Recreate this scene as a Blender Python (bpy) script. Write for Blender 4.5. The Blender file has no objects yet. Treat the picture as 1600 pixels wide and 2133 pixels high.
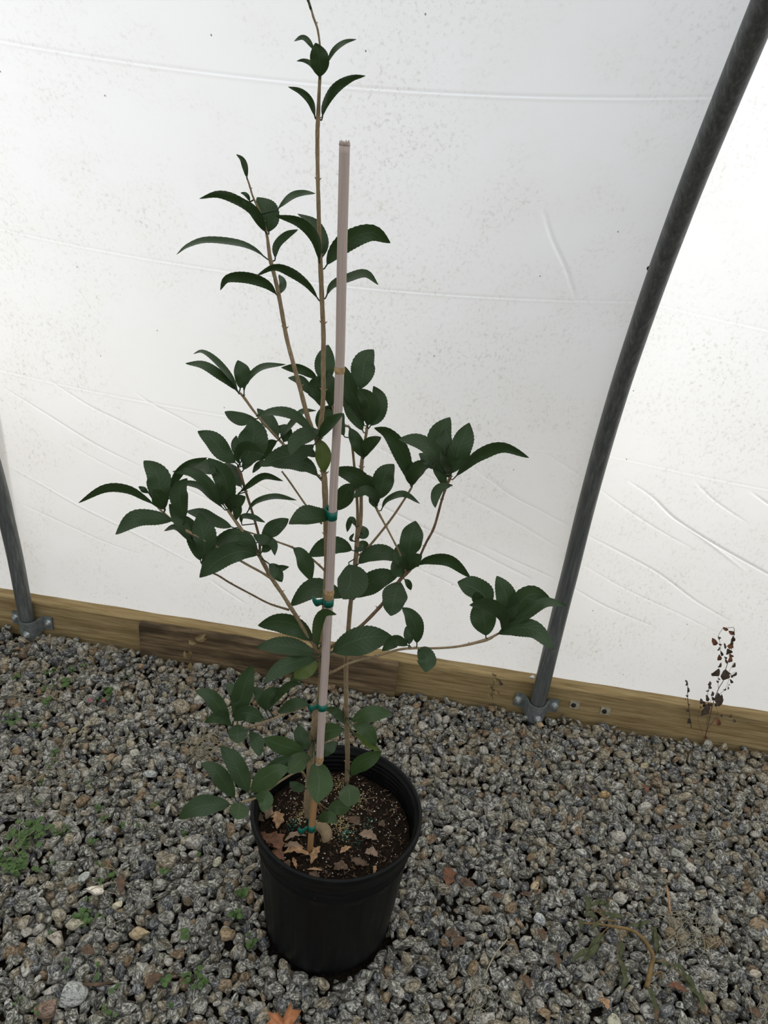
import bpy, bmesh, math, random
import numpy as np
from mathutils import Vector, Matrix, noise as mnoise
from math import sin, cos, pi, radians, sqrt, atan2

# ------------------------------------------------------------------ camera, world, sun, exposure
PITCH, YAW, ROLL, FPX, CAM_H = 29.0, 5.0, 6.0, 1740.0, 1.36
_p, _y, _r = radians(PITCH), radians(YAW), radians(ROLL)
FW = np.array([-sin(_y)*cos(_p), cos(_y)*cos(_p), -sin(_p)])
_rt = np.array([cos(_y), sin(_y), 0.0]); _up = np.cross(_rt, FW)
RT = _rt*cos(_r) + _up*sin(_r)
UP = -_rt*sin(_r) + _up*cos(_r)
CAM = np.array([0.0, 0.0, CAM_H])
scene = bpy.context.scene
cam_data = bpy.data.cameras.new('camera'); cam = bpy.data.objects.new('camera', cam_data)
scene.collection.objects.link(cam)
cam_data.sensor_fit = 'VERTICAL'; cam_data.sensor_height = 24.0; cam_data.lens = FPX/2133*24.0
cam_data.clip_start = 0.02
cam.matrix_world = Matrix(((RT[0], UP[0], -FW[0], CAM[0]), (RT[1], UP[1], -FW[1], CAM[1]),
                           (RT[2], UP[2], -FW[2], CAM[2]), (0, 0, 0, 1)))
scene.camera = cam
world = bpy.data.worlds.new('world'); scene.world = world; world.use_nodes = True
_bg = world.node_tree.nodes['Background']
_bg.inputs[1].default_value = 1.0
_tc = world.node_tree.nodes.new('ShaderNodeTexCoord'); _sx = world.node_tree.nodes.new('ShaderNodeSeparateXYZ')
_cr = world.node_tree.nodes.new('ShaderNodeValToRGB'); _mr = world.node_tree.nodes.new('ShaderNodeMapRange')
_mr.inputs[1].default_value = -1; _mr.inputs[2].default_value = 1
world.node_tree.links.new(_tc.outputs['Generated'], _sx.inputs[0]); world.node_tree.links.new(_sx.outputs[2], _mr.inputs[0])
world.node_tree.links.new(_mr.outputs[0], _cr.inputs[0]); world.node_tree.links.new(_cr.outputs[0], _bg.inputs[0])
for _i, (_q, _c) in enumerate(((0.0, (.20, .19, .16)), (.5, (.33, .33, .32)), (.62, (.60, .63, .66)), (1.0, (1.34, 1.42, 1.52)))):
    if _i > 1: _cr.color_ramp.elements.new(_q)
    _cr.color_ramp.elements[_i].position = _q; _cr.color_ramp.elements[_i].color = (*_c, 1)
_cr.color_ramp.elements[0].position = 0.0; _cr.color_ramp.elements[1].position = .5
sun_data = bpy.data.lights.new('sun', 'SUN'); sun_data.energy = 9.6; sun_data.angle = radians(12)
sun_data.color = (1.0, 0.97, 0.90)
sun = bpy.data.objects.new('sun', sun_data); scene.collection.objects.link(sun)
SUN_TO = Vector((0.93, 0.085, 0.34)).normalized()
sun.rotation_euler = SUN_TO.to_track_quat('Z', 'Y').to_euler()
sun.location = (3, 3, 3)
scene.view_settings.view_transform = 'Standard'; scene.view_settings.look = 'None'
scene.view_settings.exposure = 0.0; scene.view_settings.gamma = 1.0
scene.view_settings.use_curve_mapping = False
scene.cycles.max_bounces = 8; scene.cycles.diffuse_bounces = 4; scene.cycles.transmission_bounces = 6

random.seed(7); rng = np.random.default_rng(11)

# ------------------------------------------------------------------ helpers
def ray(px, py): return RT*(px-800)/FPX - UP*(py-1066.5)/FPX + FW
def atY(px, py, Y):
    d = ray(px, py); return CAM + d*(Y/d[1])
def atZ(px, py, z=0.0):
    d = ray(px, py); return CAM + d*((z-CAM_H)/d[2])
def proj(P):
    v = np.asarray(P, float) - CAM; z = v@FW
    return 800+FPX*(v@RT)/z, 1066.5-FPX*(v@UP)/z, z
def link(name, me, mat=None, parent=None, label=None, cat=None, group=None, kind=None, smooth=True):
    o = bpy.data.objects.new(name, me); scene.collection.objects.link(o)
    if mat is not None: me.materials.append(mat)
    if parent is not None: o.parent = parent
    if smooth and len(me.polygons): me.polygons.foreach_set('use_smooth', [True]*len(me.polygons))
    tag(o, label, cat, group, kind); return o
def tag(o, label=None, cat=None, group=None, kind=None):
    if label: o['label'] = label
    if cat: o['category'] = cat
    if group: o['group'] = group
    if kind: o['kind'] = kind
    return o
def thing(name, loc, label, cat, group=None):
    o = bpy.data.objects.new(name, None); scene.collection.objects.link(o)
    o.empty_display_size = 0.02; o.location = loc
    return tag(o, label, cat, group)
def adopt(child, parent):
    # keep the child's world placement (parents here are only translated)
    child.parent = parent; child.location = child.location - parent.location
class MB:
    def __init__(s): s.v = []; s.f = []; s.uv = []; s.smooth = True
    def add(s, verts, faces, uvs=None):
        n = len(s.v); s.v += [tuple(map(float, v)) for v in verts]; s.f += [tuple(i+n for i in f) for f in faces]
        s.uv += (uvs if uvs is not None else [(0.0, 0.0)]*len(verts))
    def box(s, a, b):
        x0, y0, z0 = a; x1, y1, z1 = b
        s.add([(x0,y0,z0),(x1,y0,z0),(x1,y1,z0),(x0,y1,z0),(x0,y0,z1),(x1,y0,z1),(x1,y1,z1),(x0,y1,z1)],
              [(0,3,2,1),(4,5,6,7),(0,1,5,4),(1,2,6,5),(2,3,7,6),(3,0,4,7)])
    def tube(s, pts, rad, seg=10, cap=True, twist=0.0):
        pts = [Vector(p) for p in pts]; n = len(pts)
        if not hasattr(rad, '__len__'): rad = [rad]*n
        t0 = (pts[1]-pts[0]).normalized()
        ref = Vector((0,1,0)) if abs(t0.y) < .9 else Vector((1,0,0))
        nx = t0.cross(ref).normalized(); V = []; U = []
        acc = 0.0
        for i, p in enumerate(pts):
            t = (pts[min(i+1,n-1)]-pts[max(i-1,0)]).normalized()
            nx = (nx - t*nx.dot(t)).normalized(); ny = t.cross(nx)
            if i: acc += (p-pts[i-1]).length
            for k in range(seg):
                a = 2*pi*k/seg
                V.append(p + (nx*cos(a)+ny*sin(a))*rad[i]); U.append((k/seg, acc))
        F = [(i*seg+k, i*seg+(k+1)%seg, (i+1)*seg+(k+1)%seg, (i+1)*seg+k) for i in range(n-1) for k in range(seg)]
        if cap: F += [tuple(reversed(range(seg))), tuple((n-1)*seg+k for k in range(seg))]
        s.add(V, F, U)
    def lathe(s, prof, c, seg=96, rfun=None):
        V = []; F = []; m = len(prof)
        for k in range(seg):
            a = 2*pi*k/seg
            for j, (r, z) in enumerate(prof):
                rr = r if rfun is None else rfun(r, z, a, j)
                V.append((c[0]+rr*cos(a), c[1]+rr*sin(a), c[2]+z))
        for k in range(seg):
            k2 = (k+1) % seg
            for j in range(m-1): F.append((k*m+j, k2*m+j, k2*m+j+1, k*m+j+1))
        s.add(V, F)
    def mesh(s, name='m', uv=False):
        me = bpy.data.meshes.new(name); me.from_pydata(s.v, [], s.f)
        if uv and s.uv:
            l = me.uv_layers.new(name='UVMap')
            idx = np.empty(len(me.loops), dtype=np.int32); me.loops.foreach_get('vertex_index', idx)
            l.data.foreach_set('uv', np.array(s.uv, dtype=np.float32)[idx].ravel())
        me.update(); return me
    def build(s, name, mat, parent=None, uv=False, **k):
        return link(name, s.mesh(name, uv), mat, parent, **k)
def catmull(P, n=8):
    P = [np.asarray(p, float) for p in P]
    if len(P) == 2: return [P[0]+(P[1]-P[0])*i/n for i in range(n+1)]
    Q = [2*P[0]-P[1]] + P + [2*P[-1]-P[-2]]; out = []
    for i in range(1, len(Q)-2):
        for k in range(n):
            t = k/n
            out.append(.5*((2*Q[i])+(-Q[i-1]+Q[i+1])*t+(2*Q[i-1]-5*Q[i]+4*Q[i+1]-Q[i+2])*t*t+(-Q[i-1]+3*Q[i]-3*Q[i+1]+Q[i+2])*t**3))
    out.append(Q[-2]); return out
def resample(pts, n):
    pts = np.array(pts); d = np.r_[0, np.cumsum(np.linalg.norm(np.diff(pts, axis=0), axis=1))]
    u = np.linspace(0, d[-1], n)
    return np.stack([np.interp(u, d, pts[:, k]) for k in range(pts.shape[1])], 1)

# ------------------------------------------------------------------ node helper
class NT:
    def __init__(s, name):
        s.m = bpy.data.materials.new(name); s.m.use_nodes = True; s.t = s.m.node_tree
        s.b = s.t.nodes['Principled BSDF']; s.out = s.t.nodes['Material Output']
    def n(s, typ, **k):
        o = s.t.nodes.new(typ)
        for a, v in k.items():
            if a[0] == '_':
                key = a[1:]; key = int(key) if key.isdigit() else key.replace('_', ' ')
                i = o.inputs[key]
                if hasattr(v, 'node') : s.t.links.new(v, i)
                else: i.default_value = v
            else: setattr(o, a, v)
        return o
    def link(s, a, b): s.t.links.new(a, b)
    def math(s, op, a, b=0.0, c=0.0, clamp=False): return s.n('ShaderNodeMath', operation=op, use_clamp=clamp, _0=a, _1=b, _2=c).outputs[0]
    def noise(s, vec, scale, detail=4.0, rough=.55, out=0, dist=0.0):
        return s.n('ShaderNodeTexNoise', _Vector=vec, _Scale=scale, _Detail=detail, _Roughness=rough, _Distortion=dist).outputs[out]
    def ramp(s, fac, stops, interp='LINEAR'):
        r = s.n('ShaderNodeValToRGB', _Fac=fac); r.color_ramp.interpolation = interp; e = r.color_ramp.elements
        while len(e) < len(stops): e.new(.5)
        for k, (p, c) in enumerate(stops):
            e[k].position = p; e[k].color = (*c, 1) if len(c) == 3 else c
        return r.outputs[0]
    def mix(s, f, a, b, mode='MIX'):
        o = s.n('ShaderNodeMix', data_type='RGBA', blend_type=mode)
        for i, v in ((0, f), (6, a), (7, b)):
            if hasattr(v, 'node'): s.t.links.new(v, o.inputs[i])
            elif i == 0: o.inputs[i].default_value = v
            else: o.inputs[i].default_value = (*v, 1)
        return o.outputs[2]
    def mapping(s, vec, scale=(1,1,1), loc=(0,0,0), rot=(0,0,0)):
        return s.n('ShaderNodeMapping', _Vector=vec, _Scale=scale, _Location=loc, _Rotation=rot).outputs[0]
    def bump(s, h, dist=.001, strength=1.0):
        return s.n('ShaderNodeBump', _Height=h, _Distance=dist, _Strength=strength).outputs[0]
    def setp(s, **k):
        for a, v in k.items():
            i = s.b.inputs[a.replace('_', ' ')]
            if hasattr(v, 'node'): s.t.links.new(v, i)
            elif isinstance(v, tuple) and len(v) == 3: i.default_value = (*v, 1)
            else: i.default_value = v
        return s.m
    def pos(s): return s.n('ShaderNodeNewGeometry').outputs['Position']
    def obj(s): return s.n('ShaderNodeTexCoord').outputs['Object']

# ------------------------------------------------------------------ the arched wall line
POLE_X = [-4.85, -3.56, -2.28, -1.010, 0.280, 1.55, 2.82, 4.09, 5.36, 6.63, 7.9, 9.17, 10.44]
PROF = [(-0.03, 1.552), (0.10, 1.556), (0.25, 1.570), (0.40, 1.577), (0.612, 1.568), (0.83, 1.525), (1.017, 1.455), (1.146, 1.392), (1.265, 1.322), (1.448, 1.194)]
# carry the hoop on over the crown with the bend it has at the top of the frame
_z, _yv = PROF[-1][0], PROF[-1][1]; _a = math.radians(38.5)
while _yv > 0.25:
    _z += .1*cos(_a); _yv -= .1*sin(_a); _a += .1/1.25; PROF.append((_z, _yv))
PC = np.array(catmull([(p[1], p[0]) for p in PROF], 8))            # (y, z) centre line of a hoop
PC = resample(PC, 160)
PT = np.r_[0, np.cumsum(np.linalg.norm(np.diff(PC, axis=0), axis=1))]
PN = np.gradient(PC, axis=0); PN = np.stack([PN[:, 1], -PN[:, 0]], 1); PN /= np.linalg.norm(PN, axis=1)[:, None]  # outward
POLE_R = 0.0182
SAG = 0.066
def sag(x, T):
    i = 0
    while i < len(POLE_X)-2 and x > POLE_X[i+1]: i += 1
    u = (x-POLE_X[i])/(POLE_X[i+1]-POLE_X[i])
    u = min(max(u, -.3), 1.3)
    g = min(max((T-.12)/.75, 0), 1); g = g*g*(3-2*g)
    return SAG*4*u*(1-u)*g
def kick(T): return .034*np.clip(1-(T-.10)/.36, 0, 1)**1.5      # the sheet leaves the hoops and drops behind the sill
def film_pt(x, T):
    y = np.interp(T, PT, PC[:, 0]); z = np.interp(T, PT, PC[:, 1])
    ny = np.interp(T, PT, PN[:, 0]); nz = np.interp(T, PT, PN[:, 1])
    o = POLE_R+.003-sag(x, T)+kick(T)
    return np.array([x, y+ny*o, z+nz*o])
def film_hit(px, py):
    """(X, T) of the film surface seen at a photograph point"""
    d = ray(px, py); best = None; lo = None
    for t in np.linspace(.9, 2.6, 1200):
        P = CAM+d*t
        k = int(np.argmin((PC[:, 0]-P[1])**2+(PC[:, 1]-P[2])**2))
        off = (P[1]-PC[k, 0])*PN[k, 0]+(P[2]-PC[k, 1])*PN[k, 1]
        if off > POLE_R+.003-sag(P[0], PT[k])+kick(PT[k]): return P[0], PT[k]+(P[1]-PC[k, 0])*PN[k, 1]*-1+(P[2]-PC[k, 1])*PN[k, 0]
    return None

# ------------------------------------------------------------------ materials
def mat_film():
    s = NT('white_poly_film'); P = s.pos()
    big = s.noise(s.mapping(P, (1.6, 1, 1.0)), 2.2, 3)
    sp = s.noise(s.mapping(P, (1.0, 1, .62), rot=(0, radians(12), 0)), 170, 5, .72)
    mid = s.noise(P, 9, 4, .6)
    m = s.math('MULTIPLY', s.n('ShaderNodeMapRange', _Value=sp, _From_Min=.53, _From_Max=.72).outputs[0],
               s.n('ShaderNodeMapRange', _Value=s.math('ADD', s.math('MULTIPLY', big, .6), s.math('MULTIPLY', mid, .55)), _From_Min=.50, _From_Max=.70).outputs[0])
    q = s.n('ShaderNodeSeparateXYZ', _Vector=P); q = s.n('ShaderNodeCombineXYZ', _X=q.outputs[0], _Y=s.math('MULTIPLY', q.outputs[2], .8))
    v = s.n('ShaderNodeTexVoronoi', voronoi_dimensions='2D', _Vector=q.outputs[0], _Scale=4.6)
    dot = s.n('ShaderNodeMapRange', _Value=v.outputs['Distance'], _From_Min=.0042, _From_Max=.0062, _To_Min=1.0, _To_Max=0.0).outputs[0]
    col = s.mix(s.n('ShaderNodeMapRange', _Value=mid, _From_Min=.42, _From_Max=.75, _To_Max=.25).outputs[0], (.86, .882, .915), (.785, .785, .76))
    col = s.mix(s.math('MULTIPLY', m, .55), col, (.36, .34, .28))
    col = s.mix(s.math('MULTIPLY', dot, .8), col, (.12, .1, .09))
    d = s.n('ShaderNodeBsdfDiffuse', _Color=col); t = s.n('ShaderNodeBsdfTranslucent', _Color=col)
    mx = s.n('ShaderNodeMixShader', _0=.5); s.link(d.outputs[0], mx.inputs[1]); s.link(t.outputs[0], mx.inputs[2])
    g = s.n('ShaderNodeBsdfGlossy', _Color=(.9, .9, .9, 1), _Roughness=.42)
    fr = s.n('ShaderNodeFresnel', _IOR=1.45)
    m2 = s.n('ShaderNodeMixShader', _0=s.math('MULTIPLY', fr.outputs[0], .8)); s.link(mx.outputs[0], m2.inputs[1]); s.link(g.outputs[0], m2.inputs[2])
    s.link(m2.outputs[0], s.out.inputs[0]); s.t.nodes.remove(s.b); return s.m
def mat_wood(name, a, b, c, seed=0.0, dark=.35):
    s = NT(name); P = s.mapping(s.obj(), (1, 1, 1), (seed, seed*.7, 0))
    g = s.noise(s.mapping(P, (2.2, 26, 38)), 3.2, 6, .62, dist=.4)
    big = s.noise(s.mapping(P, (2.0, 6, 9)), 2.0, 4, .6)
    fine = s.noise(s.mapping(P, (14, 120, 160)), 2.0, 3, .6)
    col = s.ramp(g, [(.30, c), (.48, b), (.68, a)])
    col = s.mix(s.n('ShaderNodeMapRange', _Value=big, _From_Min=.52 if dark < .9 else .43, _From_Max=.72 if dark < .9 else .6, _To_Max=dark).outputs[0], col, (.05, .036, .02))
    col = s.mix(s.math('MULTIPLY', fine, .35), col, c)
    return s.setp(Base_Color=col, Roughness=.85, Specular_IOR_Level=.2, Normal=s.bump(s.math('ADD', g, fine), .002, .7))
def mat_galv():
    s = NT('galvanized_steel'); P = s.obj()
    st = s.noise(s.mapping(P, (60, 60, 2.5)), 3, 5, .65)
    sp = s.noise(P, 60, 4, .6)
    col = s.ramp(st, [(.3, (.085, .092, .088)), (.55, (.15, .158, .152)), (.75, (.27, .275, .265))])
    col = s.mix(s.n('ShaderNodeMapRange', _Value=sp, _From_Min=.55, _From_Max=.75, _To_Max=.5).outputs[0], col, (.10, .11, .105))
    return s.setp(Base_Color=col, Metallic=.45, Roughness=.48, Normal=s.bump(sp, .0004, .4))
def mat_simple(name, col, rough=.6, metal=0.0, nscale=60, namp=.35, bump=.0004, spec=.5, trans=0.0):
    s = NT(name); P = s.obj(); n = s.noise(P, nscale, 4, .6)
    dk = tuple(c*(1-namp) for c in col); lt = tuple(min(1, c*(1+namp)) for c in col)
    c = s.ramp(n, [(.3, dk), (.7, lt)])
    return s.setp(Base_Color=c, Roughness=rough, Metallic=metal, Specular_IOR_Level=spec, Normal=s.bump(n, bump, .6))
def mat_leaf(name, top, under, vein, rough=.48, trans=.12, spots=.0):
    """leaf blade: uv.x runs -1..1 across, uv.y 0..1 along the midrib"""
    s = NT(name); uv = s.n('ShaderNodeUVMap').outputs[0]; sx = s.n('ShaderNodeSeparateXYZ', _Vector=uv)
    x, y = sx.outputs[0], sx.outputs[1]; ax = s.math('ABSOLUTE', x)
    mid = s.n('ShaderNodeMapRange', _Value=ax, _From_Min=.025, _From_Max=.075, _To_Min=1.0, _To_Max=0.0).outputs[0]
    ph = s.math('SUBTRACT', s.math('MULTIPLY', y, 11.0), s.math('MULTIPLY', ax, 2.2))
    side = s.math('PINGPONG', ph, .5)
    side = s.n('ShaderNodeMapRange', _Value=side, _From_Min=.0, _From_Max=.07, _To_Min=1.0, _To_Max=0.0).outputs[0]
    n1 = s.noise(s.obj(), 55, 4, .6); n2 = s.noise(s.obj(), 420, 3, .7)
    ri = s.n('ShaderNodeObjectInfo').outputs['Random']
    c = s.mix(n1, tuple(v*.78 for v in top), tuple(v*1.25 for v in top))
    c = s.mix(s.math('MULTIPLY', side, .16), c, vein)
    c = s.mix(s.math('MULTIPLY', mid, .42), c, vein)
    c = s.mix(s.math('MULTIPLY', s.math('GREATER_THAN', n2, .70), .25), c, (.16, .19, .15))
    edge = s.n('ShaderNodeMapRange', _Value=ax, _From_Min=.93, _From_Max=1.0, _To_Max=.35).outputs[0]
    c = s.mix(edge, c, vein)
    bf = s.n('ShaderNodeNewGeometry').outputs['Backfacing']
    c2 = s.mix(s.math('MULTIPLY', mid, .5), under, vein)
    c = s.mix(bf, c, c2)
    s.setp(Base_Color=c, Roughness=rough, Specular_IOR_Level=.35,
           Normal=s.bump(s.math('ADD', s.math('MULTIPLY', s.math('ADD', side, mid), -.6), s.math('MULTIPLY', n1, .8)), .0006, .7))
    tr = s.n('ShaderNodeBsdfTranslucent', _Color=(under[0]*1.5, under[1]*2.0, under[2]*.8, 1))
    mx = s.n('ShaderNodeMixShader', _0=trans); s.link(s.b.outputs[0], mx.inputs[1]); s.link(tr.outputs[0], mx.inputs[2])
    s.link(mx.outputs[0], s.out.inputs[0]); return s.m
def mat_stone():
    s = NT('gneiss_gravel')
    tint = s.n('ShaderNodeAttribute', attribute_name='tint').outputs['Color']
    lc = s.n('ShaderNodeAttribute', attribute_name='lc').outputs['Vector']
    al = s.n('ShaderNodeAttribute', attribute_name='tint').outputs['Alpha']
    st = s.noise(s.mapping(lc, (1, 1, 3.2)), 150, 6, .74, dist=.8)
    fl = s.noise(lc, 520, 3, .75)
    base = s.mix(s.n('ShaderNodeMapRange', _Value=st, _From_Min=.40, _From_Max=.51).outputs[0], (.30, .30, .31), (1, 1, 1))
    c = s.mix(1.0, tint, base, 'MULTIPLY')
    w = s.n('ShaderNodeMapRange', _Value=st, _From_Min=.515, _From_Max=.56).outputs[0]
    c = s.mix(s.math('MULTIPLY', s.math('MULTIPLY', w, al), .85), c, (.74, .73, .65))
    c = s.mix(s.math('MULTIPLY', s.n('ShaderNodeMapRange', _Value=fl, _From_Min=.58, _From_Max=.7).outputs[0], .4), c, (.05, .05, .05))
    return s.setp(Base_Color=c, Roughness=.62, Specular_IOR_Level=.4, Normal=s.bump(s.math('ADD', st, s.math('MULTIPLY', fl, .6)), .0016, .8))
def mat_soil(name, a, b, c):
    s = NT(name); P = s.obj()
    n = s.noise(P, 260, 6, .75); m = s.noise(P, 60, 5, .7)
    col = s.ramp(n, [(.35, a), (.52, b), (.70, c)])
    col = s.mix(s.n('ShaderNodeMapRange', _Value=m, _From_Min=.5, _From_Max=.8).outputs[0], col, b)
    return s.setp(Base_Color=col, Roughness=.95, Specular_IOR_Level=.1, Normal=s.bump(n, .006, 1.0))
def mat_pot():
    s = NT('black_nursery_plastic'); P = s.obj()
    n = s.noise(s.mapping(P, (1, 1, .25)), 24, 5, .65); f = s.noise(P, 500, 2, .5); d = s.noise(s.mapping(P, (1, 1, .4)), 240, 3, .6)
    c = s.ramp(n, [(.35, (.0035, .004, .0042)), (.7, (.0075, .0075, .007))])
    c = s.mix(s.math('MULTIPLY', s.math('GREATER_THAN', d, .735), .55), c, (.2, .19, .17))
    return s.setp(Base_Color=c, Roughness=s.math('ADD', s.math('MULTIPLY', n, .25), .30), Specular_IOR_Level=.17, Normal=s.bump(f, .0003, .35))
def mat_bamboo():
    s = NT('bamboo_cane'); uv = s.n('ShaderNodeUVMap').outputs[0]
    st = s.noise(s.mapping(uv, (14, 3, 1)), 3.0, 5, .65); sp = s.noise(s.mapping(uv, (6, 60, 1)), 6, 3, .6)
    z = s.n('ShaderNodeSeparateXYZ', _Vector=s.pos()).outputs[2]
    hi = s.ramp(st, [(.3, (.44, .335, .275)), (.55, (.57, .46, .40)), (.75, (.67, .57, .51))])
    lo = s.ramp(st, [(.3, (.30, .15, .055)), (.6, (.45, .26, .12))])
    c = s.mix(s.n('ShaderNodeMapRange', _Value=z, _From_Min=.36, _From_Max=.385).outputs[0], lo, hi)
    c = s.mix(s.math('MULTIPLY', s.math('GREATER_THAN', sp, .68), .35), c, (.10, .07, .05))
    return s.setp(Base_Color=c, Roughness=.5, Specular_IOR_Level=.4, Normal=s.bump(st, .0003, .5))
def mat_bark(name, a, b):
    s = NT(name); P = s.obj()
    st = s.noise(s.mapping(P, (160, 160, 45)), 3, 5, .65); lent = s.noise(P, 420, 2, .6)
    c = s.ramp(st, [(.3, a), (.7, b)])
    c = s.mix(s.math('MULTIPLY', s.math('GREATER_THAN', lent, .66), .4), c, (.35, .29, .2))
    return s.setp(Base_Color=c, Roughness=.75, Specular_IOR_Level=.25, Normal=s.bump(st, .0006, .6))

M = dict(
    film=mat_film(), galv=mat_galv(),
    board=mat_wood('treated_pine', (.50, .38, .19), (.35, .25, .115), (.20, .135, .055), 0.0, .4),
    board2=mat_wood('weathered_pine', (.33, .235, .125), (.19, .13, .07), (.06, .04, .022), 3.1, .96),
    zinc=mat_simple('zinc_bolt', (.62, .64, .64), .3, .75, 200, .25),
    strap=mat_simple('dull_galvanized_strap', (.20, .22, .215), .55, .45, 90, .3),
    washer=mat_simple('pale_square_mark', (.42, .38, .27), .7, .1, 120, .35),
    hole=mat_simple('dark_hole', (.015, .013, .01), .9),
    leaf=mat_leaf('dark_leaf', (.0165, .034, .0185), (.036, .062, .024), (.075, .115, .055)),
    leaf_green=mat_leaf('green_leaf', (.026, .054, .022), (.05, .085, .03), (.10, .145, .07)),  # lighter, yellower green than the dark leaf colour
    leaf_yel=mat_leaf('yellow_green_leaf', (.075, .11, .030), (.10, .13, .035), (.2, .24, .09), trans=.2),
    stem=mat_bark('tan_bark', (.20, .14, .075), (.40, .30, .175)),
    stemdk=mat_bark('brown_bark', (.11, .065, .035), (.24, .16, .09)),
    bamboo=mat_bamboo(), node=mat_simple('bamboo_node', (.42, .27, .13), .6, 0, 300, .5),
    tape=mat_simple('green_vinyl_tape', (.0, .13, .085), .35, 0, 150, .18),
    pot=mat_pot(), soil=mat_soil('potting_soil', (.008, .006, .005), (.03, .02, .013), (.11, .065, .035)),
    earth=mat_soil('dark_earth', (.012, .010, .008), (.035, .026, .018), (.09, .066, .044)),
    stone=mat_stone(),
    perlite=mat_simple('perlite', (.78, .72, .58), .8, 0, 400, .2), grit=mat_simple('yellow_grit', (.55, .42, .20), .8, 0, 400, .35),
    bead=mat_simple('green_fertilizer', (.02, .20, .15), .4, 0, 300, .3),
    chip=mat_simple('tan_bark_chip', (.38, .22, .11), .8, 0, 160, .45, .001), dead=mat_simple('brown_dead_leaf', (.115, .068, .038), .75, 0, 120, .5, .001),
    red=mat_simple('reddish_dead_leaf', (.16, .068, .032), .7, 0, 120, .5, .001), deadgrey=mat_simple('grey_brown_dead_leaf', (.25, .17, .11), .75, 0, 120, .4, .001),
    maple=mat_simple('orange_maple_leaf', (.46, .18, .07), .7, 0, 90, .3, .0015), straw=mat_simple('straw', (.36, .31, .20), .8, 0, 200, .3),
    weed=mat_simple('weed_green', (.06, .115, .022), .6, 0, 150, .4), wilt=mat_simple('wilted_green', (.085, .095, .04), .8, 0, 150, .45, .001),
    wiltstem=mat_simple('wilted_ochre_stem', (.17, .105, .03), .6, 0, 60, .4), dryleaf=mat_simple('dry_dark_leaf', (.075, .052, .035), .85, 0, 200, .5),
    dryred=mat_simple('dry_rust_leaf', (.19, .075, .035), .8, 0, 200, .4), drystem=mat_simple('dry_brown_stem', (.14, .085, .05), .8),
    moss=mat_simple('moss', (.06, .08, .02), .9, 0, 300, .5), ochre=mat_simple('dry_ochre_leaf', (.24, .175, .075), .8, 0, 200, .4), pink=mat_simple('pink_petal', (.42, .09, .12), .6),
)

# ------------------------------------------------------------------ ground, film wall, hoops, sill
def build_ground():
    n = 60; V = []; F = []
    for j in range(n+1):
        for i in range(n+1):
            x = -3+6*i/n; y = -1.6+3.35*j/n
            V.append((x, y, -.020+.004*mnoise.noise((x*5, y*5, 0))))
    for j in range(n):
        for i in range(n): a = j*(n+1)+i; F.append((a, a+1, a+n+2, a+n+1))
    m = MB(); m.add(V, F); m.build('floor', M['earth'], kind='structure')
    m = MB(); m.add([(-12, 1.62, -.03), (12, 1.62, -.03), (12, 14, -.03), (-12, 14, -.03)], [(0, 1, 2, 3)])
    s = NT('outside_ground'); nn = s.noise(s.pos(), 3, 4)
    s.setp(Base_Color=s.ramp(nn, [(.3, (.48, .38, .24)), (.7, (.62, .51, .35))]), Roughness=.9)
    m.build('ground_outside', s.m, kind='structure')
build_ground()

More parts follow.
